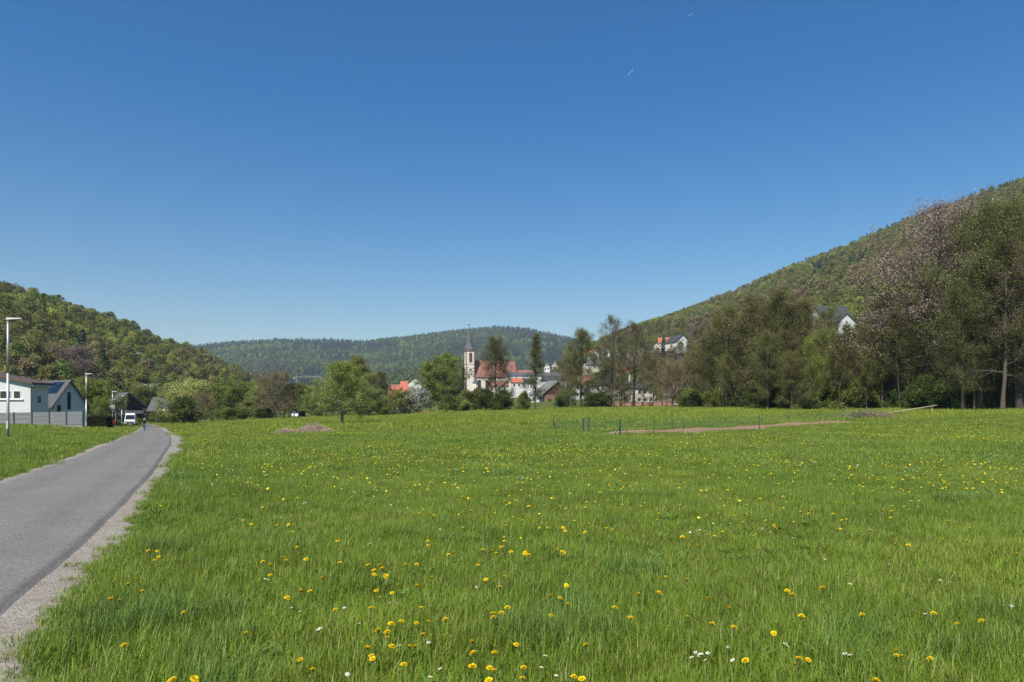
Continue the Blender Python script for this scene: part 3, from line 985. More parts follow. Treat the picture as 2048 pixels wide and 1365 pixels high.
def kinds(X, Y, sc, conifer, seed):
    a, b, c = vnoise(X, Y, sc, seed), vnoise(X, Y, sc * .35, seed + 1), rngF.uniform(0, 1, len(X))
    v = .45 * a + .2 * b + .35 * c
    k = np.select([v < .30, v < .42, v < .53, v < .63, v < .72], [3, 2, 5, 1, 4], 0)
    return np.where(conifer, 6, k)

# hillside on the left
X, Y, t = wood_points('left', -160, 600, 150, 700, 7.2)
Xr, Yr, tr_ = wood_points('right', 1010, 2230, 150, 1180, 8.6)
keep = np.ones(len(Xr), bool)
pr = Xr / Yr * F + CX
low_v = (pr < 1460) & (tr_ < .34) | (pr > 1460) & (tr_ < .16)
keep &= ~(low_v & (rngF.uniform(0, 1, len(Xr)) < .42))
Xr, Yr, tr_, pr, low_v = Xr[keep], Yr[keep], tr_[keep], pr[keep], low_v[keep]
con_l = vnoise(X, Y, 60, 31) * .7 + rngF.uniform(0, .3, len(X)) > .86
con_r = ((tr_ > .88) & (pr > 1730) & (vnoise(Xr, Yr, 40, 43) > .3)) | (vnoise(Xr, Yr, 110, 41) * .72 + rngF.uniform(0, .28, len(Xr)) > .80)
con_r |= (tr_ > .93) & (pr > 1280) & (rngF.uniform(0, 1, len(Xr)) < .5)
con_r |= (pr > 1625) & (pr < 1735) & (tr_ > .48) & (tr_ < .74) & (vnoise(Xr, Yr, 50, 44) > .32)
kl, kr = kinds(X, Y, 55, con_l, 51), kinds(Xr, Yr, 80, con_r & ~low_v, 61)
sl = rngF.uniform(.6, 1.15, len(X))
sr = np.where(low_v, rngF.uniform(.38, .68, len(Xr)), rngF.uniform(.7, 1.1, len(Xr)))
WLAB = {0: ('fresh light-green leafy tree', 'fresh green'), 1: ('mid-green broad-crowned tree', 'mid-green'), 2: ('olive-green tree just coming into leaf', 'olive'), 3: ('brownish tree still almost bare', 'brown'),
        4: ('slim mid-green tree', 'slim green'), 5: ('wide many-lobed olive tree', 'wide olive'), 6: ('dark pointed spruce', 'spruce')}

def hillside(X, Y, k, s, single, where, mass_name, mass_label):
    Z = terrain(X, Y)
    rz = rngF.uniform(0, 6.28, len(X))
    for i in np.nonzero(single)[0]:
        t_ = WOOD[k[i]]
        o = thing('spruce_tree' if k[i] == 6 else 'tree', WLAB[k[i]][0] + ' in the wood on ' + where, 'tree', (X[i], Y[i], Z[i]), rz[i], WLAB[k[i]][1] + ' trees in the wood on ' + where, s[i])
        obj('trunk', t_.trunk, o)
        obj('crown', t_.crown, o)
    m = ~single
    scatter(mass_name, np.stack([X, Y, Z], -1)[m], np.stack([rz * 0, rz * 0, rz], -1)[m], np.stack([s[m] * np.where(k[m] == 6, 1.3, 1.0), s[m] * np.where(k[m] == 6, 1.3, 1.0), s[m] * np.where(k[m] == 6, .85, 1.0)], -1), k[m], WOOD, mass_label)

app = 16 * sl / Y
px_l = X / Y * F + CX
cand = np.where((px_l > -10) & (px_l < 520), app, 0)
single = np.zeros(len(X), bool)
single[np.argsort(-cand)[:115]] = True
hillside(X, Y, kl, sl, single, 'the hillside above the road', 'hillside_woods', 'spring wood covering the upper part of the hillside above the road')
app = 16 * sr / Yr
cand = np.where((pr > 1230) & (pr < 1720) & (tr_ > .12), app, 0)
single = np.zeros(len(Xr), bool)
single[np.argsort(-cand)[:75]] = True
hillside(Xr, Yr, kr, sr, single, 'the steep hill above the village', 'steep_hill_woods', 'spring wood with dark spruces covering the steep hill above the village')

Xa, Ya, ta = wood_points('far', 330, 1330, 1350, 2660, 12.5)
Xb, Yb, tb = wood_points('fold', 620, 1090, 830, 1200, 10)
pf = Xa / Ya * F + CX
yf = HY - (terrain(Xa, Ya) - EYE) / Ya * F
nf = vnoise(Xa, Ya, 260, 91)
con = (nf * .8 + vnoise(Xa, Ya, 70, 92) * .2 > .62)
jit = (vnoise(Xa, Ya, 45, 95) - .5)
for (pa, pb, t0, t1) in [(330, 565, .87, 1.1), (588, 640, .80, .90), (662, 748, .84, 1.1), (636, 702, .52, .67), (700, 716, .5, .63), (520, 640, .70, .755), (1000, 1160, .90, 1.1), (800, 1000, .96, 1.1), (480, 640, .22, .34), (900, 960, .5, .62), (1085, 1130, .35, .6)]:
    con |= (pf > pa + 25 * jit) & (pf < pb + 25 * jit) & (ta > t0 + .05 * jit) & (ta < t1 + .05 * jit)
con |= (pf > 760) & (rngF.uniform(0, 1, len(Xa)) < .38)
kf = np.where(con & (rngF.uniform(0, 1, len(Xa)) < .95), 4, np.where(rngF.uniform(0, 1, len(Xa)) < .06, 4, np.select([vnoise(Xa, Ya, 130, 93) + rngF.normal(0, .18, len(Xa)) < .4, vnoise(Xa, Ya, 130, 93) + rngF.normal(0, .18, len(Xa)) < .62], [2, 1], 0)))
kb = np.where(rngF.uniform(0, 1, len(Xb)) < .12, 4, rngF.integers(1, 4, len(Xb)))
clear_cut = (pf > 1010) & (pf < 1080) & (ta > .84) & (ta < .92)
Xc, Yc_, kc = np.concatenate([Xa[~clear_cut], Xb]), np.concatenate([Ya[~clear_cut], Yb]), np.concatenate([kf[~clear_cut], kb])
sc_ = rngF.uniform(.7, 1.15, len(Xc)) * np.where(kc == 4, .85, 1.0)
rz = rngF.uniform(0, 6.28, len(Xc))
scatter('distant_woods', np.stack([Xc, Yc_, terrain(Xc, Yc_)], -1), np.stack([rz * 0, rz * 0, rz], -1), np.stack([sc_ * np.where(kc == 4, 1.55, 1.1), sc_ * np.where(kc == 4, 1.55, 1.1), sc_], -1), kc, FAR, 'hazy blue-green woods covering the distant ridge behind the church')
print('WOOD POINTS', len(X), len(Xr), len(Xc))

# ------------------------------------------------------------------ meadow grass and flowers
def grass_material(name, cols, tint):
    m, nt, nd, ln, p = nodes_of(name)
    g = N(nd, 'NewGeometry')
    ramp = N(nd, 'ValToRGB')
    e = ramp.color_ramp.elements
    e[0].color, e[1].color = c4(cols[0]), c4(cols[-1])
    for k, c in enumerate(cols[1:-1]):
        e.new((k + 1) / (len(cols) - 1)).color = c4(c)
    ln.new(g.outputs['Random Per Island'], ramp.inputs[0])
    oi = N(nd, 'ObjectInfo')
    nz = N(nd, 'TexNoise', Scale=.22, Detail=3.0, Roughness=.6)
    ln.new(oi.outputs['Location'], nz.inputs['Vector'])
    mr = N(nd, 'MapRange')
    mr.inputs['From Min'].default_value, mr.inputs['From Max'].default_value = .35, .65
    ln.new(nz.outputs['Fac'], mr.inputs['Value'])
    mx = N(nd, 'MixRGB', blend_type='MULTIPLY')
    mx.inputs[2].default_value = c4(tint)
    ln.new(mr.outputs[0], mx.inputs[0])
    ln.new(ramp.outputs[0], mx.inputs[1])
    v = N(nd, 'MapRange')
    v.inputs['To Min'].default_value, v.inputs['To Max'].default_value = .8, 1.2
    ln.new(oi.outputs['Random'], v.inputs['Value'])
    hsv = N(nd, 'HueSaturation')
    ln.new(mx.outputs[0], hsv.inputs['Color'])
    ln.new(v.outputs[0], hsv.inputs['Value'])
    ln.new(hsv.outputs[0], p.inputs['Base Color'])
    p.inputs['Roughness'].default_value = .42
    p.inputs['Specular IOR Level'].default_value = .35
    t = N(nd, 'BsdfTranslucent')
    ln.new(hsv.outputs[0], t.inputs['Color'])
    ms = N(nd, 'MixShader')
    ms.inputs[0].default_value = .35
    ln.new(p.outputs[0], ms.inputs[1])
    ln.new(t.outputs[0], ms.inputs[2])
    ln.new(ms.outputs[0], nd['Material Output'].inputs['Surface'])
    return m
M['grass'] = grass_material('meadow_grass_blade', [(.15, .225, .02), (.22, .31, .03), (.28, .36, .045), (.22, .31, .028), (.19, .26, .03), (.44, .42, .17)], (.74, .84, .80))
M['grass_blue'] = grass_material('tall_bluish_grass_blade', [(.13, .215, .035), (.18, .275, .05), (.23, .31, .08)], (.85, .92, .9))

def blades(rng, n, rad, ln, wd, square=False, fan=.35):
    if square: c = rng.uniform(-rad, rad, (n, 2))
    else:
        a, r = rng.uniform(0, 6.283, n), rad * np.sqrt(rng.uniform(0, 1, n))
        c = np.stack([r * np.cos(a), r * np.sin(a)], -1)
    h = ln * rng.uniform(.45, 1.15, n)
    w = wd * rng.uniform(.6, 1.2, n)
    az = rng.uniform(0, 6.283, n)
    bend = np.abs(rng.normal(0, fan, n)) + .05
    fx, fy = np.cos(az), np.sin(az)
    sx, sy = -fy, fx
    def pt(t, k):
        off = bend * h * t ** 2
        z = h * t * (1 - .25 * bend * t)
        ww = w * k / 2
        return np.stack([c[:, 0] + fx * off + sx * ww, c[:, 1] + fy * off + sy * ww, z], -1), np.stack([c[:, 0] + fx * off - sx * ww, c[:, 1] + fy * off - sy * ww, z], -1)
    a0, b0 = pt(0, 1.0)
    a1, b1 = pt(.55, .85)
    tip, _ = pt(1.0, 0.0)
    v = np.stack([a0, b0, b1, a1, tip], 1).reshape(-1, 3)
    base = (np.arange(n) * 5)[:, None]
    return v, base + np.array([0, 1, 2, 3]), base + np.array([3, 2, 4])

def tuft(name, seed, n, rad, ln, wd, m, fan=.35):
    rng = np.random.default_rng(seed)
    v, q, t = blades(rng, n, rad, ln, wd, False, fan)
    return mesh_np(name, v, [q, t], m)

rngG = np.random.default_rng(5)
def field(ya, yb, dens, wide=.80, extra=2.0):
    c = 1 / math.sqrt(dens)
    xg, yg = np.meshgrid(np.arange(-(wide * yb + extra), wide * yb + extra, c), np.arange(ya, yb, c))
    x = (xg + rngG.uniform(-.5, .5, xg.shape) * c).ravel()
    y = (yg + rngG.uniform(-.5, .5, yg.shape) * c).ravel()
    ins = np.abs(x) < wide * y + extra
    x, y = x[ins], y[ins]
    k = ~in_road(x, y, np.where(y < 20, .07, np.where(y < 61, .75, 2.1))) & ~in_soil(x, y)
    return x[k], y[k]

def grass_layer(name, label, ya, yb, dens, temps, s0, s1, seed):
    x, y = field(ya, yb, dens)
    n = len(x)
    # shorter by the road, longer in uneven patches
    edge = np.minimum(np.abs(x - XS(y)), np.abs(x - XSL(y)))
    hgt = (.68 + .6 * vnoise(x, y, 2.6, 71) + .35 * vnoise(x, y, .8, 72)) * np.clip(.7 + edge * .8, .7, 1)
    s = rngG.uniform(s0, s1, n)
    scl = np.stack([s, s, s * hgt], -1)
    rot = np.stack([rngG.normal(0, .06, n), rngG.normal(0, .06, n), rngG.uniform(0, 6.28, n)], -1)
    scatter(name, np.stack([x, y, terrain(x, y) - .01], -1), rot, scl, rngG.integers(0, len(temps), n), temps, label)

M['grass_far'] = grass_material('far_meadow_grass_blade', [(.20, .26, .022), (.27, .335, .03), (.34, .39, .05), (.26, .32, .03), (.42, .42, .12)], (.78, .86, .8))
near_t = [tuft('n%d' % i, 200 + i, 520, .27, .14, .0050, M['grass'], .75) for i in range(6)]
mid_t = [tuft('m%d' % i, 220 + i, 460, .75, .165, .011, M['grass'], .6) for i in range(5)]
far_t = [tuft('f%d' % i, 240 + i, 420, 2.0, .24, .032, M['grass_far'], .35) for i in range(4)]
grass_layer('meadow_grass', 'lush green spring grass of the near meadow', 1.2, 21, 13.5, near_t, .85, 1.25, 1)
grass_layer('middle_grass', 'green grass across the middle of the meadow', 19.5, 62, 3.2, mid_t, .85, 1.25, 2)
grass_layer('distant_grass', 'green grass of the far meadow up to the trees', 60, 185, .45, far_t, .85, 1.25, 3)

# small tufts along both sides of the road where the big ones stop
yv = np.concatenate([rngG.uniform(19, 62, 900), rngG.uniform(58, 200, 3400)])
ov = rngG.uniform(.12, 1, len(yv)) * np.where(yv < 60, 1.3, 2.7)
sd_ = rngG.uniform(0, 1, len(yv)) < .5
xv = np.where(sd_, XS(yv) + ov, XSL(yv) - ov)
sv = rngG.uniform(.35, .6, len(yv))
scatter('roadside_grass', np.stack([xv, yv, terrain(xv, yv) - .01], -1), np.stack([yv * 0, yv * 0, rngG.uniform(0, 6.28, len(yv))], -1), np.stack([sv, sv, sv * 1.3], -1), rngG.integers(0, 5, len(yv)), mid_t, 'short grass along both sides of the road')

# broad-leaved weeds pressed into the sward
def rosette(name, seed, n, r, w, m):
    rng = np.random.default_rng(seed)
    a = rng.uniform(0, 6.283, n)
    L = r * rng.uniform(.6, 1.1, n)
    el = rng.uniform(.15, .7, n)
    d = np.stack([np.cos(a) * np.cos(el), np.sin(a) * np.cos(el), np.sin(el)], -1) * L[:, None]
    sd = np.stack([-np.sin(a), np.cos(a), 0 * a], -1) * w
    z = np.array([0, 0, .02])
    tip = d * 1.0 + np.array([0, 0, -.25]) * (L * .5)[:, None]
    v = np.stack([z + d * .05, z + d * .55 + sd, z + tip, z + d * .55 - sd], 1).reshape(-1, 3)
    return mesh_np(name, v, np.arange(n * 4).reshape(-1, 4), m)
M['weed'] = grass_material('broad_weed_leaf', [(.10, .19, .03), (.14, .24, .04), (.18, .27, .05)], (.8, .9, .9))
ros = [rosette('r%d' % i, 290 + i, 16, [.17, .13, .2][i], [.02, .03, .016][i], M['weed']) for i in range(3)]
x, y = field(3, 22, 3.2)
kk_ = vnoise(x, y, 1.5, 77) > rngG.uniform(.3, .9, len(x))
x, y = x[kk_], y[kk_]
sv = rngG.uniform(.6, 1.15, len(x))
scatter('meadow_weeds', np.stack([x, y, terrain(x, y) + .03], -1), np.stack([x * 0, x * 0, rngG.uniform(0, 6.28, len(x))], -1), np.stack([sv, sv, sv], -1), rngG.integers(0, 3, len(x)), ros, 'broad-leaved weeds growing among the meadow grass')

# low sprigs creeping over the gravel edge
yv = np.concatenate([rngG.uniform(1, 26, 900), rngG.uniform(26, 90, 500)])
xv = XS(yv) + .12 - np.abs(rngG.normal(0, .16, len(yv)))
side = rngG.uniform(0, 1, len(yv)) < .35
xv = np.where(side, XSL(yv) - .1 + np.abs(rngG.normal(0, .08, len(yv))), xv)
sprig = [tuft('s%d' % i, 280 + i, 70, .12, .09, .0055, M['grass'], .9) for i in range(3)]
sv = rngG.uniform(.5, 1.2, len(yv))
scatter('verge_grass', np.stack([xv, yv, terrain(xv, yv) + .005], -1), np.stack([yv * 0, yv * 0, rngG.uniform(0, 6.28, len(yv))], -1), np.stack([sv, sv, sv], -1), rngG.integers(0, 3, len(yv)), sprig, 'thin grass creeping over the gravel edges of the road')

# taller bluish tufts
tall_t = [tuft('t%d' % i, 260 + i, 330, .24, .27, .0065, M['grass_blue'], .55) for i in range(3)]
cx, cy_ = [], []
for (px, py, r, n) in [(380, 965, .55, 16), (250, 1262, .3, 7), (1150, 1265, .4, 9), (400, 1120, .5, 11), (330, 1235, .35, 6), (540, 1120, .35, 5), (1215, 1300, .3, 5), (560, 880, 1.0, 14), (600, 870, 1.0, 14), (780, 915, 1.1, 9),
                       (1890, 1005, .6, 8), (1980, 1010, .5, 6), (60, 905, 1.0, 14), (40, 915, .9, 12), (170, 868, 1.2, 12), (500, 1345, .3, 6), (1330, 1160, .3, 3), (1700, 1330, .3, 5), (2000, 1290, .3, 5), (880, 1075, .5, 6)]:
    gx_, gy_, _ = on_ground(px, py)
    cx += list(gx_ + rngG.normal(0, r, n))
    cy_ += list(gy_ + rngG.normal(0, r, n))
y = np.sqrt(rngG.uniform(9, 45 ** 2, 90))
x = rngG.uniform(-.78, .78, 90) * y
cx, cy_ = np.concatenate([cx, x]), np.concatenate([cy_, y])
k = ~in_road(cx, cy_, .25) & ~in_soil(cx, cy_)
cx, cy_ = cx[k], cy_[k]
n = len(cx)
s = rngG.uniform(.55, 1.05, n)
scatter('tall_grass', np.stack([cx, cy_, terrain(cx, cy_) - .01], -1), np.stack([rngG.normal(0, .12, n), rngG.normal(0, .12, n), rngG.uniform(0, 6.28, n)], -1), np.stack([s, s, s], -1), rngG.integers(0, 3, n), tall_t, 'taller bluish tufts standing out of the meadow grass')

M['dandelion'] = leaf_mat('dandelion_yellow', [(.80, .52, .008), (.86, .64, .015), (.90, .72, .04)], .12, .08, .004, 5)
M['stalk'] = mat('flower_stalk', (.13, .16, .05), .7, .2, 20)
M['daisy'] = leaf_mat('daisy_white', [(.72, .72, .74), (.80, .80, .80), (.66, .66, .72)], .12, .05, 0, 5)
M['daisy_eye'] = mat('daisy_eye', (.70, .45, .03), .8, .1, 20)

def dandelion_head(seed, r):
    rng = np.random.default_rng(seed)
    P = []
    for ring, (rr, el, n) in enumerate([(1.0, .12, 22), (.8, .38, 18), (.55, .75, 12), (.28, 1.15, 7)]):
        a = np.arange(n) * 2 * np.pi / n + rng.uniform(0, 1) + rng.normal(0, .06, n)
        L = r * (.55 + .45 * rr) * rng.uniform(.85, 1.12, n)
        d = np.stack([np.cos(a) * math.cos(el), np.sin(a) * math.cos(el), np.full(n, math.sin(el))], -1)
        s = np.stack([-np.sin(a), np.cos(a), 0 * a], -1) * (r * .15)
        b = np.array([0, 0, .0])
        P.append(np.stack([b + d * .1 * r - s * .5, b + d * .1 * r + s * .5, d * L[:, None] + s * .8, d * L[:, None] - s * .8], 1).reshape(-1, 3))
    v = np.concatenate(P)
    return mesh_np('flower_head', v, np.arange(len(v)).reshape(-1, 4), M['dandelion'])
def stalk_mesh(h, r):
    return MB().tube((.008, 0, 0), (.004, .002, h * .5), r, r, 5).tube((.004, .002, h * .5), (0, 0, h), r, r * .9, 5).lathe([(r * 1.1, h - .008), (r * 3.2, h - .002), (r * 2.2, h + .004)], 7).mesh('stalk', M['stalk'])
heads = [dandelion_head(300 + i, .021) for i in range(4)]
stalk = stalk_mesh(.17, .0022)
def daisy_head(seed, r):
    rng = np.random.default_rng(seed)
    n = 16
    a = np.arange(n) * 2 * np.pi / n
    L = r * rng.uniform(.85, 1.1, n)
    d = np.stack([np.cos(a), np.sin(a), 0 * a + .12], -1)
    s = np.stack([-np.sin(a), np.cos(a), 0 * a], -1) * r * .2
    v = np.stack([d * r * .25 - s * .6, d * r * .25 + s * .6, d * L[:, None] + s * .6, d * L[:, None] - s * .6], 1).reshape(-1, 3)
    return mesh_np('petals', v, np.arange(len(v)).reshape(-1, 4), M['daisy'])
dheads = [daisy_head(320 + i, .0125) for i in range(2)]
eye = MB().lathe([(.0045, 0), (.004, .003), (.0015, .0045)], 8).mesh('eye', M['daisy_eye'])
dstalk = stalk_mesh(.12, .0012)

DPX = [(665, 1222), (377, 1224), (225, 1198), (238, 1201), (285, 1182), (268, 1168), (300, 1101), (313, 1103), (320, 1113), (312, 1120), (240, 1294), (503, 1265), (596, 1320), (628, 1341), (735, 1131), (766, 1130), (770, 1137), (748, 1140), (765, 1152), (741, 1148),
       (818, 1128), (857, 1155), (831, 1174), (781, 1184), (740, 1193), (745, 1182), (736, 1216), (848, 1217), (780, 1243), (793, 1243), (760, 1262), (778, 1265), (776, 1274), (892, 1242), (834, 1248), (857, 1245), (845, 1272), (740, 1297), (742, 1310), (750, 1316),
       (795, 1291), (822, 1292), (832, 1296), (811, 1324), (953, 1130), (1006, 1154), (978, 1158), (1004, 1174), (1003, 1216), (985, 1226), (993, 1226), (1009, 1229), (1101, 1231), (1112, 1194), (1123, 1196), (1135, 1209), (1136, 1169), (954, 1284), (1033, 1289),
       (965, 1305), (976, 1308), (946, 1333), (976, 1336), (994, 1344), (1043, 1337), (1037, 1357), (990, 1358), (1132, 1354), (1157, 1358), (1173, 1289), (1191, 1133), (1332, 1155), (1381, 1160), (1271, 1185), (1306, 1182), (1237, 1217), (1260, 1237), (1422, 1250),
       (1448, 1250), (1535, 1263), (1577, 1182), (1574, 1189), (1607, 1232), (1598, 1237), (1595, 1319), (1594, 1333), (1616, 1321), (1500, 1318), (1410, 1200), (1380, 1236), (1449, 1217), (1730, 1230), (1868, 1229), (1967, 1244), (1917, 1250), (1793, 1303),
       (1816, 1317), (1808, 1313), (1740, 1360), (1870, 1316), (1648, 1175), (1642, 1173), (1787, 1090), (404, 1360), (355, 1361), (620, 1183), (603, 1180), (570, 1195), (555, 1051), (608, 1118), (575, 1120), (560, 1116), (542, 1132), (667, 1082), (594, 1095),
       (905, 1108), (893, 1110), (1010, 1075), (1005, 1083), (980, 1103), (992, 1106), (1022, 1105), (1040, 1102), (1057, 1100), (1054, 1106), (1034, 1109), (1110, 1100), (1120, 1103), (1140, 1106), (962, 1100), (1000, 1095), (1365, 1074), (1390, 1110), (1398, 1093),
       (1510, 1073), (1425, 1073), (1514, 1097), (1455, 1100), (1480, 1040), (1545, 1053), (1565, 1036), (1790, 1079), (1808, 1089), (1776, 1116), (1890, 1080), (1935, 1083), (2035, 1108), (1780, 1035), (1815, 1020), (858, 1080), (846, 1087), (850, 1096), (1013, 1052),
       (1040, 1040), (1080, 1055), (1094, 1057), (1133, 1062), (1180, 1060), (1216, 1057), (1226, 1060), (930, 1025), (942, 1022), (870, 1030), (856, 1028), (830, 1029), (940, 1000), (1010, 1010), (1015, 1001), (1115, 1011), (1060, 1013), (985, 1018), (990, 1025)]
rngD = random.Random(11)
FLW = []
def add_flower(x, y, z, kind, s=1.0):
    FLW.append((x, y))
    if kind == 'dandelion':
        o = thing('dandelion', 'yellow dandelion flowering in the near part of the green meadow', 'dandelion', (x, y, z), rngD.uniform(0, 6.28), 'dandelions in the near meadow', s)
        o.rotation_euler = (rngD.gauss(-.0, .12), rngD.gauss(0, .16), rngD.uniform(0, 6.28))
        obj('stalk', stalk, o)
        h = obj('flower_head', rngD.choice(heads), o, (0, 0, .172), rngD.uniform(0, 6.28))
        h.rotation_euler = (rngD.gauss(0, .25), rngD.gauss(0, .25), rngD.uniform(0, 6.28))
    else:
        o = thing('daisy', 'small white daisy flowering in the near part of the green meadow', 'daisy', (x, y, z), rngD.uniform(0, 6.28), 'daisies in the near meadow', s)
        obj('stalk', dstalk, o)
        h = obj('petals', rngD.choice(dheads), o, (0, 0, .122))
        h.rotation_euler = (rngD.gauss(0, .25), rngD.gauss(0, .25), 0)
        obj('eye', eye, o, (0, 0, .123))
for (px, py) in DPX:
    s = rngD.uniform(.85, 1.2)
    x, y, z = on_ground(px, py, .172 * s)
    add_flower(x, y, z, 'dandelion', s)
nd_ = len(DPX)
while nd_ < 295:
    y = math.sqrt(rngD.uniform(5 ** 2, 15 ** 2))
    x = rngD.uniform(-.40, .74) * y
    if in_road(np.array([x]), np.array([y]), .3)[0] or vnoise(np.array([x]), np.array([y]), 1.6, 81)[0] < rngD.uniform(.35, .95): continue
    add_flower(x, y, hz(x, y), 'dandelion', rngD.uniform(.8, 1.15))
    nd_ += 1
WPX = [(1391, 1310), (1402, 1316), (1410, 1320), (1383, 1322), (1398, 1314), (1416, 1313), (640, 1265), (636, 1268), (1083, 1340), (1090, 1320), (1112, 1350), (800, 1290), (987, 1302), (880, 1335), (780, 1205), (795, 1208), (953, 1173), (1690, 1316), (1700, 1318), (1720, 1320), (1735, 1312), (620, 1358), (695, 1352), (560, 1158), (1570, 1290), (1575, 1295),
       (1455, 1295), (1465, 1330), (1550, 1240), (1850, 1230), (900, 1270), (530, 1160), (535, 1161), (860, 1370), (857, 1290), (1400, 1065), (1410, 1068), (1380, 1070), (1540, 1068), (1610, 1070), (480, 1040), (478, 1045), (470, 1043), (450, 1020), (440, 1019), (840, 1060), (880, 1062), (900, 1063), (910, 1065), (760, 1080), (720, 1090), (728, 1094), (740, 1090)]
for (px, py) in WPX:
    x, y, z = on_ground(px, min(py, 1364), .122)
    add_flower(x, y, z, 'daisy', rngD.uniform(.9, 1.25))
nw = 0
while nw < 70:
    y = math.sqrt(rngD.uniform(4.6 ** 2, 12 ** 2))
    x = rngD.uniform(-.34, .74) * y
    if in_road(np.array([x]), np.array([y]), .3)[0] or vnoise(np.array([x]), np.array([y]), 1.1, 83)[0] < rngD.uniform(.5, .95): continue
    add_flower(x, y, hz(x, y), 'daisy', rngD.uniform(.8, 1.2))
    nw += 1

def flower_mass(name, n, ya, yb, r, hgt, m, label, sc, seed, lo, cat=None):
    y = np.sqrt(rngG.uniform(ya ** 2, yb ** 2, n))
    x = rngG.uniform(-.78, .78, n) * y
    p = vnoise(x, y * .6, sc, seed) * .65 + vnoise(x, y, sc * .25, seed + 1) * .35
    k = (p > lo + rngG.normal(0, .10, n)) & ~in_road(x, y, .2) & ~in_soil(x, y) & ((x > XL(y)) | (rngG.uniform(0, 1, n) < .25))
    if yb < 50: k &= rngG.uniform(0, 1, n) < np.clip((y - 7) / 16, .08, 1)
    if yb > 100: k &= rngG.uniform(0, 1, n) < np.clip((y - 32) / 45, .06, 1)
    x, y = x[k], y[k]
    n = len(x)
    rr = r * rngG.uniform(.7, 1.25, n)
    z = terrain(x, y) + hgt * rngG.uniform(.8, 1.25, n)
    a = np.arange(6) * np.pi / 3
    tilt = rngG.normal(0, .3, (n, 2))
    dx, dy = np.cos(a)[None] * rr[:, None], np.sin(a)[None] * rr[:, None]
    ring = np.stack([x[:, None] + dx, y[:, None] + dy, z[:, None] + dx * tilt[:, :1] + dy * tilt[:, 1:]], -1)
    top = np.stack([x, y, z + rr * .55], -1)[:, None]
    v = np.concatenate([ring, top], 1).reshape(-1, 3)
    b = (np.arange(n) * 7)[:, None, None]
    i = np.arange(6)
    f = (np.stack([i, (i + 1) % 6, i * 0 + 6], -1)[None] + b).reshape(-1, 3)
    return tag(obj(name, mesh_np(name, v, f, m)), label, None, None, 'stuff')
flower_mass('dandelion_flowers', 15500, 8, 48, .0195, .16, M['dandelion'], 'countless small yellow dandelions across the middle of the meadow', 5, 101, .52)
flower_mass('distant_flowers', 110000, 34, 175, .021, .17, M['dandelion'], 'yellow haze of dandelions over the far meadow', 16, 111, .46)
flower_mass('daisy_flowers', 7000, 11, 40, .013, .13, M['daisy'], 'countless white daisies scattered through the meadow', 4, 121, .60)

# ------------------------------------------------------------------ buildings
def window(parent, c, n, w, h, m_frame, shut=None, name='window', rebate=.05):
    """A framed pane on a wall: c centre on the wall, n outward direction in the house's own axes ('-y', '+x', '-x')."""
    t = .07 if w > .5 else .05
    fr, pn = MB(), MB()
    def bx(mb, a0, a1, z0, z1, o0, o1):
        if n == '-y': mb.box(c[0] + a0, c[0] + a1, c[1] - o1, c[1] - o0, c[2] + z0, c[2] + z1)
        elif n == '+x': mb.box(c[0] + o0, c[0] + o1, c[1] + a0, c[1] + a1, c[2] + z0, c[2] + z1)
        else: mb.box(c[0] - o1, c[0] - o0, c[1] + a0, c[1] + a1, c[2] + z0, c[2] + z1)
    bx(fr, -w / 2 - t, -w / 2, -h / 2 - t, h / 2 + t, -.03, rebate)
    bx(fr, w / 2, w / 2 + t, -h / 2 - t, h / 2 + t, -.03, rebate)
    bx(fr, -w / 2, w / 2, h / 2, h / 2 + t, -.03, rebate)
    bx(fr, -w / 2, w / 2, -h / 2 - t, -h / 2, -.03, rebate + .05)
    bx(pn, -w / 2, w / 2, -h / 2, h / 2, -.02, .015)
    o = fr.build(name, m_frame, parent)
    pn.build('pane', M['glass'], o)
    return o

def slab(mb, a, b, t):
    """Roof slab between the points a (ridge edge) and b (eave edge); each is ((x,y,z),(x,y,z))."""
    lo = [np.array(p, float) for p in (a[0], a[1], b[1], b[0])]
    up = [p + np.array([0, 0, t]) for p in lo]
    nrm = np.cross(lo[1] - lo[0], lo[3] - lo[0])
    if nrm[2] < 0:
        lo, up = lo[::-1], up[::-1]
    mb.hexa(lo + up)

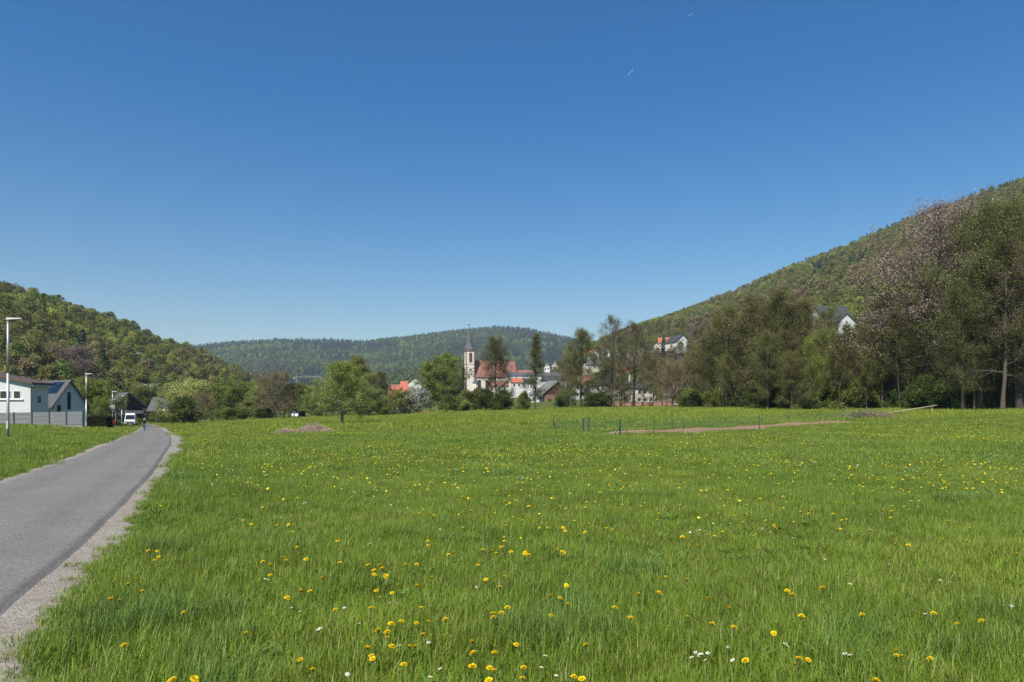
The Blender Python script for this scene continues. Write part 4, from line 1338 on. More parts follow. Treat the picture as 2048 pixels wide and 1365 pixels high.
def house(name, label, x, y, z0, rz, w, depth, hw, hr, wallm, roofm, gable=True, ov=.45, wins=(), chimney=None, cat='house', group=None, found=3.0, frame='frame_white', thick=.24, verge=None):
    o = thing(name, label, cat, (x, y, z0), rz, group)
    body, roof = MB(), MB()
    if gable:
        body.prism([(-w / 2, -found), (w / 2, -found), (w / 2, hw), (0, hr), (-w / 2, hw)], 0, depth, 'y')
        sl = (hr - hw) / (w / 2)
        for sx in (-1, 1):
            ex, ez = sx * (w / 2 + ov), hw - sl * ov
            slab(roof, ((0, -ov, hr + .03), (0, depth + ov, hr + .03)), ((ex, -ov, ez + .03), (ex, depth + ov, ez + .03)), thick)
    else:
        body.prism([(0, -found), (0, hw), (depth / 2, hr), (depth, hw), (depth, -found)], -w / 2, w / 2, 'x')
        sl = (hr - hw) / (depth / 2)
        for sy in (-1, 1):
            ey, ez = depth / 2 + sy * (depth / 2 + ov), hw - sl * ov
            slab(roof, ((-w / 2 - ov, depth / 2, hr + .03), (w / 2 + ov, depth / 2, hr + .03)), ((-w / 2 - ov, ey, ez + .03), (w / 2 + ov, ey, ez + .03)), thick)
    body.build('wall', wallm, o)
    r = roof.build('roof', roofm, o)
    for k in wins:
        face, a, z, ww, wh = k
        c = {'-y': (a, 0, z), '+x': (w / 2, a, z), '-x': (-w / 2, a, z)}[face]
        window(o, c, face, ww, wh, M[frame])
    if chimney:
        cxx, cyy = chimney
        MB().box(cxx - .35, cxx + .35, cyy - .3, cyy + .3, hr - 1.6, hr + .9).box(cxx - .42, cxx + .42, cyy - .37, cyy + .37, hr + .9, hr + 1.02).build('chimney', M['sandstone'], r)
    return o

def row_windows(w, hw, n, rows, ww=.9, wh=1.15, face='-y', span=None):
    out = []
    sp = span or w
    for r in range(rows):
        for i in range(n):
            out.append((face, -sp / 2 + sp * (i + .5) / n, hw - 1.5 - r * 2.7, ww, wh))
    return out

CHECK = []
def hpx(name, label, pl, pr, pb, pe, pt, d, gable, wall, roof, depth=9.0, rz=0.0, nwin=2, rows=1, **kw):
    k = d / F
    w = (pr - pl) * k
    z0 = EYE + (HY - pb) * k
    hw, hr = (pb - pe) * k, (pb - pt) * k
    x = ((pl + pr) / 2 - CX) * k
    CHECK.append((label[:30], round(z0 - hz(x, d + depth / 2), 1)))
    wins = list(kw.pop('wins', ()))
    if nwin:
        wh = min(1.2, max(.6, hw * .35))
        wins += [('-y', -w / 2 + w * (i + .5) / nwin, hw - wh * .9 - .35 - r * 2.6, min(.95, w / nwin * .5), wh) for r in range(rows) for i in range(nwin) if hw - wh * .9 - .35 - r * 2.6 > .4]
        if gable and hr - hw > 1.8: wins.append(('-y', 0, hw + (hr - hw) * .3, .8, .9))
    return house(name, label, x, d, z0, rz, w, depth, hw, hr, M[wall], M[roof], gable, wins=wins, found=kw.pop('found', 6.0), **kw)

# white house by the road
o = house('white_house', 'white rendered house with low dark roof behind the grey board fence', -67.5, 85.5, -.8, 0, 19.2, 3.3, 5.25, 7.25, M['render_white'], M['roof_brown'], True, .45, cat='house', frame='frame_white',
          wins=[('-y', -.6, 4.1, 1.15, .8), ('-y', .95, 4.1, 1.15, .8), ('-y', 2.5, 1.2, 1.2, .55), ('-y', 8.0 - 9.6 + .2, 1.2, 1.2, .55)])
# ribbon window right at the picture's edge, gutter, downpipe, side openings
window(o, (6.6, 0, 3.95), '-y', 1.25, .85, M['frame_white'])
window(o, (8.0, 0, 3.95), '-y', .75, .85, M['frame_white'])
MB().box(5.7, 8.75, -.16, .0, 3.33, 3.45).build('window_sill', M['frame_white'], o)
MB().tube((10.06, -.4, 5.05), (10.06, 3.7, 5.05), .08, .08, 8).build('gutter', M['gutter'], o)
MB().path([(10.0, .25, 5.0), (9.66, .25, 4.6), (9.66, .25, 0)], .05, 8).build('downpipe', M['gutter'], o)
window(o, (9.6, 1.55, 3.4), '+x', .75, .9, M['frame_white'])
for yy in (.9, 1.9, 2.9): window(o, (9.6, yy, 1.35), '+x', .7, .85, M['frame_dark'])

# house with solar panels
hs = house('solar_house', 'small white house with steep dark roof carrying black solar panels', -64.7, 104.0, .2, 1.0, 4.3, 8.5, 2.0, 5.2, M['render_white'], M['roof_grey'], True, .5, frame='frame_dark',
           wins=[('-y', -.1, 2.4, .35, 2.4), ('-y', -1.45, 1.2, .4, 1.0), ('-x', 6.5, 1.0, .8, .8)])
sl = 3.2 / 2.15
rowsn = [(0, 7), (1, 7), (2, 7), (3, 7), (4, 4), (5, 3)]
ca = math.hypot(1, sl)
for r, cnt in rowsn:
    for i in range(cnt):
        s0 = .45 + r * .52
        y0 = 7.2 - i * .86 - (.35 if i > 2 else 0)
        pts = []
        for (s, yv) in ((s0, y0), (s0, y0 - .8), (s0 + .46, y0 - .8), (s0 + .46, y0)):
            pts.append(np.array([-s / ca, yv, 5.2 + .03 + .24 + .05 - s * sl / ca]))
        nrm = np.array([-sl, 0, 1]) / ca
        m = MB().hexa([p for p in pts] + [p + nrm * .05 for p in pts])
        m.build('solar_panel', M['solar'], hs)

# dark gabled house further down the road
o = house('dark_house', 'dark timber house with grey gabled roof further down the road', -106.0, 196.0, -2.6, .95, 8.6, 10, 4.7, 8.1, M['timber_dark'], M['roof_grey'], True, .9, frame='frame_dark', wins=[('-y', -1.8, 3.6, 1.1, 1.2), ('-y', 1.8, 3.6, 1.1, 1.2), ('-y', 0, 1.2, 2.0, 2.0)])
MB().box(-3.6, 3.6, -1.5, -.04, 2.3, 2.5).build('balcony_floor', M['timber_dark'], o)
MB().box(-3.6, 3.6, -1.55, -1.46, 2.5, 3.35).build('balcony_rail', M['concrete'], o)
hpx('grey_roofed_barn', 'low dark barn with broad grey roof where the road bends away', 301, 372, 836, 820, 797, 215, False, 'timber_dark', 'roof_grey', 9, .12, 3, 1, cat='barn', frame='frame_dark', ov=.7)
M['fascia'] = M['frame_white']

# farm buildings left of the church
hpx('red_roofed_farmhouse', 'cream farmhouse with big red tiled roof between the orchard trees', 776, 818, 822, 803, 775, 300, False, 'render_cream', 'roof_red', 12, -.05, 6, 1)
hpx('red_roofed_house', 'house with small red roof behind the cream farmhouse', 800, 826, 800, 776, 763, 372, False, 'render_cream', 'roof_red', 9, 0, 2, 1)
hpx('low_grey_roofed_house', 'low house with weathered pinkish grey roof beside the red farmhouse', 776, 806, 806, 777, 770, 380, False, 'render_cream', 'roof_rust', 7, 0, 2, 1)
hpx('white_gabled_house', 'white gabled house with dark roof edge and twin attic windows', 817, 843, 815, 765, 756, 350, True, 'render_white', 'roof_brown', 9, -.12, 0, 0, ov=.55,
    wins=[('-y', -.35, 12.6, .35, .6), ('-y', .35, 12.6, .35, .6), ('-y', -.9, 9.6, .7, 1.3), ('-y', 1.4, 9.6, .7, 1.3)])
hpx('small_white_house', 'tiny white gable showing between the orchard crowns', 622, 634, 812, 784, 779, 420, True, 'render_white', 'roof_grey', 8, 0, 1, 1)

# church
CD = 480.0
ck = CD / F
cxw, _, _ = W(940.5, 0, CD)
cz = EYE + (HY - 782) * ck
church = thing('church', 'white village church with slender grey spire and long red-brown roof', 'church', (cxw, CD, cz), .23)
tw = 3.0
th = (782 - 702) * ck
MB().box(-tw, tw, 0, 2 * tw, -12, th).build('tower_wall', M['church_render'], church)
q = MB()
for sx in (-1, 1):
    for k in range(int(th / .9)):
        l = .75 if k % 2 else .45
        q.box(sx * tw - (l if sx > 0 else .06), sx * tw + (.06 if sx > 0 else l), -.06, .3, k * .9, k * .9 + .86)
q.build('corner_stones', M['sandstone'], church)
for zz in (th - 9.2, th - 16):
    MB().box(-tw - .12, tw + .12, -.12, 2 * tw + .12, zz, zz + .3).build('string_course', M['sandstone'], church)
MB().box(-tw - .3, tw + .3, -.3, 2 * tw + .3, th - .35, th + .02).build('cornice', M['sandstone'], church)
sp_h = (702 - 656) * ck
sp = MB()
prof = [(4.75, 0), (3.7, 1.1), (2.9, 2.7), (2.1, 5.5), (1.2, 10.5), (.08, sp_h)]
n = 8
vs_ = []
for i, (r, z) in enumerate(prof):
    for k in range(n):
        a = 2 * math.pi * (k + .5) / n
        if i == 0:
            ca_, sa_ = math.cos(a), math.sin(a)
            m_ = max(abs(ca_), abs(sa_))
            vs_.append((ca_ / m_ * 3.45, tw + sa_ / m_ * 3.45, th + z))
        else: vs_.append((r * math.cos(a), tw + r * math.sin(a), th + z))
fs_ = [(i * n + k, i * n + (k + 1) % n, (i + 1) * n + (k + 1) % n, (i + 1) * n + k) for i in range(len(prof) - 1) for k in range(n)]
fs_ += [tuple(range(n - 1, -1, -1)), tuple(range((len(prof) - 1) * n, len(prof) * n))]
spire = sp.add(vs_, fs_).build('spire', M['slate'], church)
MB().tube((0, tw, th + sp_h), (0, tw, th + sp_h + 2.0), .07, .05, 6).lathe([(.05, th + sp_h + .1), (.28, th + sp_h + .4), (.05, th + sp_h + .7)], 8, (0, tw)).box(-.7, .7, tw - .05, tw + .05, th + sp_h + 1.3, th + sp_h + 1.42).build('cross', M['frame_dark'], spire)
MB().add([(-.9, tw, th + sp_h + 2.0), (.1, tw, th + sp_h + 2.0), (.6, tw, th + sp_h + 2.7), (.2, tw, th + sp_h + 2.45), (-.9, tw, th + sp_h + 2.8), (-.9, tw + .05, th + sp_h + 2.0), (.1, tw + .05, th + sp_h + 2.0), (.6, tw + .05, th + sp_h + 2.7), (.2, tw + .05, th + sp_h + 2.45), (-.9, tw + .05, th + sp_h + 2.8)],
         [(0, 1, 2, 3, 4), (9, 8, 7, 6, 5), (0, 5, 6, 1), (1, 6, 7, 2), (2, 7, 8, 3), (3, 8, 9, 4), (4, 9, 5, 0)]).build('weathercock', M['frame_dark'], spire)
for sx in (-1, 1):
    MB().tube((sx * 2.9, .3, th), (sx * 2.9, .3, th + 1.6), .35, .3, 6).tube((sx * 2.9, .3, th + 1.6), (sx * 2.9, .3, th + 2.7), .42, .03, 6).build('pinnacle', M['slate'], spire)
MB().box(-.3, .3, .95, 1.6, th + 6.0, th + 6.9).build('spire_dormer', M['frame_dark'], spire)
def arched(parent, cx0, y0, z0, w, h, name='window', deep=.12, face='-y'):
    arc = [(w / 2 * math.cos(a), z0 + h - w / 2 + w / 2 * 1.25 * math.sin(a)) for a in np.linspace(0, math.pi, 9)]
    def ring(s): return [(cx0 - w / 2 - s, z0 - s), (cx0 + w / 2 + s, z0 - s)] + [(cx0 + a * (1 + 2 * s / w), z + s * .8) for a, z in arc]
    f = MB().prism(ring(.28), y0 - deep, y0 + .1, 'y').build(name, M['sandstone'], parent)
    MB().prism(ring(0), y0 - deep - .02, y0 + .05, 'y').build('pane', M['glass'], f)
    g = MB().box(cx0 - .08, cx0 + .08, y0 - deep - .07, y0 - deep - .03, z0, z0 + h * .75)
    for kz in range(1, 6): g.box(cx0 - w / 2, cx0 + w / 2, y0 - deep - .06, y0 - deep - .03, z0 + h * .12 * kz, z0 + h * .12 * kz + .08)
    g.build('louvre', M['sandstone'], f)
arched(church, .3, 0, th - 7.6, 1.7, 6.0)
arched(church, .3, 0, th - 13.4, .8, 1.2)
arched(church, -.9, 0, th - 17.8, .7, 1.1)
nh, nr = (782 - 752) * ck, (782 - 721) * ck
nave_l = (1035 - 948) * ck
MB().prism([(1.0, -12), (1.0, nh), (7.0, nr), (13.0, nh), (13.0, -12)], tw + .02, tw + nave_l, 'x').build('nave_wall', M['church_render'], church)
rf = MB()
for sy in (-1, 1):
    ey = 7 + sy * 6.6
    ez = nh - (nr - nh) / 6 * .6
    slab(rf, ((tw + .1, 7, nr + .04), (tw + nave_l + .3, 7, nr + .04)), ((tw + .1, ey, ez + .04), (tw + nave_l + .3, ey, ez + .04)), .3)
rf.build('nave_roof', M['roof_rust'], church)
for i in range(5): arched(church, tw + 3.5 + i * 5.2, 1.0, 1.5, 1.7, 5.6)
ch_l = 13.0
c0 = tw + nave_l
MB().prism([(2.2, -12), (2.2, nh - .6), (7.0, nr - 6.2), (11.8, nh - .6), (11.8, -12)], c0 + .02, c0 + ch_l, 'x').build('choir_wall', M['church_render'], church)
rf = MB()
for sy in (-1, 1):
    ey = 7 + sy * 5.3
    ez = nh - .6 - (nr - 6.2 - nh + .6) / 4.8 * .5
    slab(rf, ((c0 + .35, 7, nr - 6.16), (c0 + ch_l + .4, 7, nr - 6.16)), ((c0 + .35, ey, ez + .04), (c0 + ch_l + .4, ey, ez + .04)), .3)
rf.build('choir_roof', M['roof_rust'], church)
MB().tube((c0 + ch_l, 7, nr - 6), (c0 + ch_l, 7, nr - 3.4), .09, .05, 6).box(c0 + ch_l - .5, c0 + ch_l + .5, 6.95, 7.05, nr - 4.6, nr - 4.45).build('gable_cross', M['sandstone'], church)
MB().lathe([(1.7, -12), (1.7, 5.4)], 8, (tw + .4, -.9)).build('stair_turret', M['church_render'], church)
MB().lathe([(2.15, 5.2), (1.2, 7.0), (.05, 10.4)], 8, (tw + .4, -.9)).build('turret_roof', M['slate'], church)

# buildings below the church
hpx('long_white_building', 'long white building with flat grey roof right of the church', 1012, 1137, 784, 752, 745, 425, False, 'render_white', 'roof_grey', 14, 0, 9, 1)
hpx('dark_roofed_building', 'wide building with dark solar roof below the long white building', 1086, 1142, 792, 762, 753, 380, False, 'render_white', 'roof_dark', 12, 0, 4, 1)
hpx('red_roofed_cottage', 'small white cottage with orange-red roof below the church choir', 1024, 1052, 788, 765, 757, 360, False, 'render_white', 'roof_red', 8, .05, 3, 1)
hs2 = hpx('solar_roof_cottage', 'white cottage with blue-black solar roof and four tall windows', 1047, 1071, 795, 767, 757, 340, False, 'render_white', 'roof_dark', 8, -.05, 4, 1)
for i in range(4):
    MB().hexa([(-2.4 + i * 1.2, -.2, 6.78), (-1.35 + i * 1.2, -.2, 6.78), (-1.35 + i * 1.2, 2.6, 8.35), (-2.4 + i * 1.2, 2.6, 8.35), (-2.4 + i * 1.2, -.2, 6.95), (-1.35 + i * 1.2, -.2, 6.95), (-1.35 + i * 1.2, 2.6, 8.5), (-2.4 + i * 1.2, 2.6, 8.5)]).build('solar_panel', M['solar'], hs2)
hpx('rust_roofed_cottage', 'cottage with rusty roof half hidden below the church nave', 978, 1016, 800, 772, 763, 345, False, 'render_cream', 'roof_rust', 8, 0, 3, 1)
hpx('white_shed', 'low white outbuilding beside the red boarded barn', 1060, 1089, 808, 790, 786, 300, False, 'render_white', 'roof_moss', 5, 0, 2, 1, found=2)
# barn
bk = 300 / F
bx, _, bz = W(1104, 808, 300)
barn = thing('red_boarded_barn', 'old barn with mossy grey roof, red boarding and brick base', 'barn', (bx, 300, bz), .45)
MB().prism([(-3.4, -3), (3.4, -3), (3.4, 3.9), (-3.4, 3.9)], 0, 9, 'y').build('brick_wall', M['sandstone'], barn)
brd = MB()
for i in range(17):
    xa = -3.4 + i * .4
    zt = lambda xx: 9.6 - (3.0 - xx) * .75 if xx < 3.0 else 9.6 - (xx - 3.0) * 1.6
    brd_ = MB().hexa([(xa + .02, -.06, 3.92), (xa + .38, -.06, 3.92), (xa + .38, .12, 3.92), (xa + .02, .12, 3.92), (xa + .02, -.06, zt(xa)), (xa + .38, -.06, zt(xa + .38)), (xa + .38, .12, zt(xa + .38)), (xa + .02, .12, zt(xa))])
    brd_.build('plank', M['timber_red'], barn)
rf = MB()
slab(rf, ((3.0, -.6, 9.7), (3.0, 9.6, 9.7)), ((-6.0, -.6, 2.95), (-6.0, 9.6, 2.95)), .22)
slab(rf, ((3.0, -.6, 9.7), (3.0, 9.6, 9.7)), ((4.6, -.6, 6.9), (4.6, 9.6, 6.9)), .22)
rf.build('roof', M['roof_moss'], barn)
window(barn, (-1.6, 0, 1.5), '-y', .8, .9, M['frame_dark'])
window(barn, (1.9, 0, 1.8), '-y', .7, .7, M['frame_dark'])

V = [  # name, label, pl, pr, base, eave, ridge, d, gable, wall, roof, depth, rz, nwin, rows
    ('village_house', 'white house with dark roof, left one of the pair above the flat roofs', 1088, 1100, 745, 734, 727, 520, True, 'render_white', 'roof_dark', 9, -.2, 2, 1),
    ('village_house', 'white house with dark roof, right one of the pair above the flat roofs', 1101, 1115, 745, 732, 724, 540, True, 'render_cream', 'roof_dark', 9, .2, 2, 1),
    ('village_house', 'white gable with red roof between the tall alders', 1179, 1198, 722, 708, 700, 460, True, 'render_white', 'roof_red', 9, .3, 2, 1),
    ('village_house', 'grey-roofed house behind the alders, below the white gable with red roof', 1172, 1216, 745, 730, 720, 430, False, 'render_cream', 'roof_grey', 9, .1, 4, 1),
    ('village_house', 'pale house with curved-looking light roof just left of the flat white house', 1206, 1234, 715, 704, 699, 470, False, 'render_white', 'roof_moss', 9, 0, 3, 1),
    ('flat_roofed_house', 'modern flat white house on the slope behind the alders', 1242, 1270, 712, 697, 696, 455, False, 'render_white', 'roof_moss', 9, 0, 3, 1),
    ('village_house', 'cream house with bright red roof low behind the alders', 1236, 1260, 775, 745, 734, 300, False, 'render_cream', 'roof_red', 9, .05, 3, 2),
    ('village_house', 'cream gable with red roof at the foot of the white house group', 1302, 1323, 712, 695, 687, 455, True, 'render_cream', 'roof_red', 9, -.25, 2, 1),
    ('village_house', 'long red roofed house left of the big white gable on the slope', 1318, 1352, 700, 685, 675, 475, False, 'render_white', 'roof_red', 9, -.1, 4, 1),
    ('village_house', 'big white gable with dark roof standing out on the slope', 1350, 1381, 705, 684, 670, 450, True, 'render_white', 'roof_dark', 13, .35, 3, 2),
    ('village_house', 'dark timber house right of the big white gable on the slope', 1382, 1406, 703, 684, 675, 462, True, 'timber_dark', 'roof_grey', 9, 0, 2, 1),
    ('village_house', 'white low gable peeping out of the trees right of the timber house', 1403, 1436, 706, 697, 689, 430, True, 'render_white', 'roof_grey', 9, 0, 2, 1),
    ('village_house', 'white gable with grey roof highest among the village trees', 1424, 1446, 686, 674, 667, 470, True, 'render_white', 'roof_grey', 9, .4, 1, 1),
    ('village_house', 'house with big brown roof and pinkish wall behind the bare tree', 1342, 1388, 800, 757, 721, 232, False, 'render_pink', 'roof_brown', 10, .08, 4, 2),
    ('village_house', 'long white house with dark roof behind the alder trunks', 1192, 1248, 803, 770, 757, 262, False, 'render_white', 'roof_dark', 9, 0, 6, 2),
    ('village_house', 'cream house with grey roof right of the long white house', 1262, 1318, 806, 776, 765, 245, False, 'render_cream', 'roof_grey', 9, 0, 5, 2),
    ('village_house', 'white house with weathered red roof left of the long white house', 1150, 1190, 800, 768, 752, 275, False, 'render_white', 'roof_rust', 9, 0, 4, 2),
    ('village_house', 'grey-roofed house higher up behind the white gable among the right trees', 1640, 1704, 652, 633, 610, 325, False, 'render_white', 'roof_dark', 10, .1, 4, 1),
    ('village_house', 'large white gable showing through the right trees', 1664, 1722, 682, 652, 628, 300, True, 'render_white', 'roof_dark', 11, .2, 4, 2),
    ('village_house', 'small white gable on the slope behind the blossoming tree', 1766, 1802, 650, 634, 622, 305, True, 'render_white', 'roof_grey', 9, 0, 2, 1),
    ('village_house', 'red roofed house behind the dark trunks on the right', 1822, 1882, 658, 632, 618, 285, False, 'render_white', 'roof_red', 9, .1, 4, 1),
    ('village_house', 'tall white house behind the dark trunks next to the red roof', 1890, 1942, 672, 625, 596, 268, True, 'render_white', 'roof_grey', 9, 0, 3, 2),
    ('village_house', 'white house at the edge of the trees by the picture edge', 1984, 2046, 650, 600, 568, 255, True, 'render_white', 'roof_dark', 9, 0, 3, 2),
    ('low_shed', 'low shed with mossy grey roof behind the undergrowth on the right', 1788, 1852, 790, 734, 719, 190, False, 'concrete', 'roof_moss', 8, 0, 3, 1),
]
for v in V:
    hpx(*v, group='houses of the village')
for c in CHECK:
    if abs(c[1]) > 1.2: print('HOUSE BASE', c)

# stone wall along the far edge of the meadow
x0, y0, _ = W(1188, 806, 222)
x1, y1, _ = W(1345, 806, 214)
bw = thing('boundary_wall', 'long low sandstone wall with pale coping behind the alder trunks', 'wall', ((x0 + x1) / 2, (y0 + y1) / 2, 1.75), math.atan2(y1 - y0, x1 - x0))
L_ = math.hypot(x1 - x0, y1 - y0)
MB().box(-L_ / 2, L_ / 2, 0, .4, -1.5, 1.45).build('wall', M['sandstone'], bw)
for i in range(12):
    MB().box(-L_ / 2 + L_ / 12 * i + .02, -L_ / 2 + L_ / 12 * (i + 1) - .02, -.08, .48, 1.45, 1.62).build('coping', M['concrete'], bw)

# ------------------------------------------------------------------ board fence, hedge and carport by the road
fp = [-80, -45, -8, 28, 64, 99, 133, 166]
fpos = []
for px in fp:
    d = 71 + (px + 80) / 246 * 4.2
    x = (px - CX) / F * d
    ztop = EYE + (HY - (827.5 - (px + 80) / 246 * 4.8)) * d / F
    fpos.append((x, d, ztop))
fence = thing('board_fence', 'grey horizontal board fence with dark posts on a concrete base', 'fence', (0, 0, 0))
for i, (x, y, z) in enumerate(fpos):
    MB().box(x - .06, x + .06, y - .06, y + .06, z - 2.4, z + .03).build('post', M['composite_dark'], fence)
    if i < len(fpos) - 1:
        x2, y2, z2 = fpos[i + 1]
        for b in range(3):
            o0 = -.02 - b * .46
            MB().hexa([(x + .07, y - .02, z + o0 - .445), (x2 - .07, y2 - .02, z2 + o0 - .445), (x2 - .07, y2 + .02, z2 + o0 - .445), (x + .07, y + .02, z + o0 - .445), (x + .07, y - .02, z + o0), (x2 - .07, y2 - .02, z2 + o0), (x2 - .07, y2 + .02, z2 + o0), (x + .07, y + .02, z + o0)]).build('board', M['composite'], fence)
a, b = fpos[0], fpos[-1]
MB().hexa([(a[0], a[1] - .1, a[2] - 3.2), (b[0], b[1] - .1, b[2] - 3.2), (b[0], b[1] + .12, b[2] - 3.2), (a[0], a[1] + .12, a[2] - 3.2), (a[0], a[1] - .1, a[2] - 1.44), (b[0], b[1] - .1, b[2] - 1.44), (b[0], b[1] + .12, b[2] - 1.44), (a[0], a[1] + .12, a[2] - 1.44)]).build('base_wall', M['concrete'], fence)

def hedge(name, label, x0, x1, y0, y1, z0, z1, n, m, seed, size=.07):
    rng = np.random.default_rng(seed)
    o = thing(name, label, 'hedge', ((x0 + x1) / 2, (y0 + y1) / 2, z0))
    w, d, h = (x1 - x0) / 2, (y1 - y0) / 2, z1 - z0
    MB().box(-w + .12, w - .12, -d + .12, d - .12, -.3, h - .12).build('stems', M['bark_dark'], o)
    f = rng.integers(0, 4, n)
    p = np.stack([rng.uniform(-w, w, n), rng.uniform(-d, d, n), rng.uniform(0, h, n)], -1)
    p[f == 0, 1] = -d
    p[f == 1, 2] = h
    p[f == 2, 0] = w
    p[f == 3, 0] = -w
    p += rng.normal(0, .07, (n, 3))
    v, q_ = leaves(rng, p, size, .4)
    obj('foliage', mesh_np('foliage', v, q_, m), o)
    return o
xh, dh, zh = on_ground(172, 858)
hedge('dark_hedge', 'clipped dark hedge between the board fence end and the carport', (173 - CX) / F * 92, (211 - CX) / F * 92, 92, 93.6, EYE + (HY - 860) * 92 / F, EYE + (HY - 834) * 92 / F, 9000, M['leaf_hedge'], 5)
k = 98 / F
p0, p1 = (211 - CX) * k, (226 - CX) * k
o = thing('green_screen', 'dark green privacy screen between the hedge and the lamp post', 'screen', ((p0 + p1) / 2, 98, EYE + (HY - 860) * k))
w = (p1 - p0)
M['screen_green'] = mat('dark_green_screen', (.016, .035, .03), .7, .2, 6)
for i in range(2): MB().box(-w / 2 + i * w / 2 + .02, -w / 2 + (i + 1) * w / 2 - .02, -.03, .03, 0, 22 * k).build('panel', M['screen_green'], o)
for i in range(3): MB().box(-w / 2 + i * w / 2 - .04, -w / 2 + i * w / 2 + .04, -.05, .05, -.5, 22 * k + .05).build('post', M['composite_dark'], o)

cd = 124.0
k = cd / F
cpx = (205 - CX) * k
cpz = EYE + (HY - 858) * k
cp = thing('carport', 'black flat-roofed carport beside the lane behind the hedge', 'carport', (cpx, cd, cpz), .1)
MB().box(-2.2, 1.15, 0, 3, 2.75, 3.0).build('roof', M['timber_dark'], cp)
for sx in (-2.1, 1.02):
    for sy in (.15, 2.8): MB().box(sx - .08, sx + .08, sy - .08, sy + .08, -.4, 2.75).build('post', M['timber_dark'], cp)
MB().tube((1.0, .1, 1.9), (.2, .1, 2.75), .06, .06, 6).build('brace', M['timber_dark'], cp)

# ------------------------------------------------------------------ vans, people, lamps
def wheel(parent, c, r, w):
    o = MB().tube((c[0] - w / 2, c[1], c[2]), (c[0] + w / 2, c[1], c[2]), r, r, 20).build('wheel', M['rubber'], parent)
    MB().tube((c[0] - w / 2 - .012, c[1], c[2]), (c[0] + w / 2 + .012, c[1], c[2]), r * .6, r * .6, 16).build('rim', M['steel'], o)

def van(label, loc, rz, group=None):
    """Panel van; its nose points to -y."""
    o = thing('white_van', label, 'van', loc, rz, group)
    W2 = 1.0
    sec = [(-2.7, .42, .62, .98, .80), (-2.68, .42, 1.02, .98, .88), (-2.45, .42, 1.18, 1.0, .92), (-1.75, .42, 1.32, 1.0, .90), (-1.05, .42, 2.28, 1.0, .80), (-.75, .42, 2.5, 1.0, .82), (0, .42, 2.56, 1.0, .84), (2.6, .42, 2.56, 1.0, .84), (2.7, .42, 2.5, .99, .82)]
    vs_, fs_ = [], []
    for (y, z0, z1, wb, wt) in sec:
        zm = z0 + (z1 - z0) * .55
        vs_ += [(-wb * .97, y, z0), (-wb, y, z0 + .15), (-wb, y, zm), (-wt, y, z1 - .06), (-wt + .1, y, z1), (wt - .1, y, z1), (wt, y, z1 - .06), (wb, y, zm), (wb, y, z0 + .15), (wb * .97, y, z0)]
    n = 10
    for i in range(len(sec) - 1):
        for k_ in range(n): fs_.append((i * n + k_, i * n + (k_ + 1) % n, (i + 1) * n + (k_ + 1) % n, (i + 1) * n + k_))
    fs_ += [tuple(range(n - 1, -1, -1)), tuple(range((len(sec) - 1) * n, len(sec) * n))]
    MB().add(vs_, fs_).build('body', M['van_white'], o, bevel=.03)
    # windscreen on the raked front
    MB().hexa([(-.84, -1.76, 1.36), (.84, -1.76, 1.36), (.84, -1.70, 1.33), (-.84, -1.70, 1.33), (-.72, -1.10, 2.22), (.72, -1.10, 2.22), (.72, -1.04, 2.19), (-.72, -1.04, 2.19)]).build('windscreen', M['glass'], o)
    for s in (-1, 1):
        MB().hexa([(s * .985, -1.35, 1.45), (s * .985, -.35, 1.45), (s * 1.005, -.35, 1.45), (s * 1.005, -1.35, 1.45), (s * .86, -.95, 2.15), (s * .86, -.35, 2.15), (s * .90, -.35, 2.15), (s * .90, -.95, 2.15)]).build('side_window', M['glass'], o)
        MB().box(s * .78 - .19, s * .78 + .19, -2.74, -2.55, .82, 1.06).build('headlight', M['headlight'], o)
        m = MB().box(s * 1.16 - .1, s * 1.16 + .1, -1.42, -1.34, 1.45, 1.85).build('mirror', M['black_plastic'], o)
        MB().tube((s * .98, -1.36, 1.5), (s * 1.1, -1.38, 1.55), .03, .03, 6).build('mirror_arm', M['black_plastic'], m)
        for y in (-1.85, 1.75): wheel(o, (s * .86, y, .34), .34, .24)
    MB().box(-.62, .62, -2.76, -2.66, .72, .95).build('grille', M['black_plastic'], o)
    for kz in range(3): MB().box(-.6, .6, -2.785, -2.75, .745 + kz * .07, .775 + kz * .07).build('grille_bar', M['steel'], o)
    MB().box(-1.0, 1.0, -2.84, -2.5, .30, .60).build('bumper', M['black_plastic'], o, bevel=.04)
    MB().box(-.26, .26, -2.86, -2.83, .40, .51).build('number_plate', M['frame_white'], o)
    for s in (-1, 1): MB().tube((s * .1, -1.72, 1.38), (s * .62, -1.55, 1.52), .012, .012, 5).build('wiper', M['black_plastic'], o)
    return o
vx, vy, vz = W(259.5, 853.5, 139)
van('white panel van parked facing the camera where the lane narrows', (vx - 1.1, vy + 2.3, hz(vx, vy)), .45)
rx, ry, rzz = W(227.5, 852, 120)
o = thing('red_container', 'round red container in front of the carport', 'container', (rx, ry, rzz - .05))
MB().lathe([(.12, 0), (.30, .12), (.36, .4), (.33, .75), (.2, .95)], 16).build('body', M['red_paint'], o, smooth=True)
MB().lathe([(.21, .94), (.21, 1.0), (.06, 1.02)], 14).build('lid', M['black_plastic'], o)

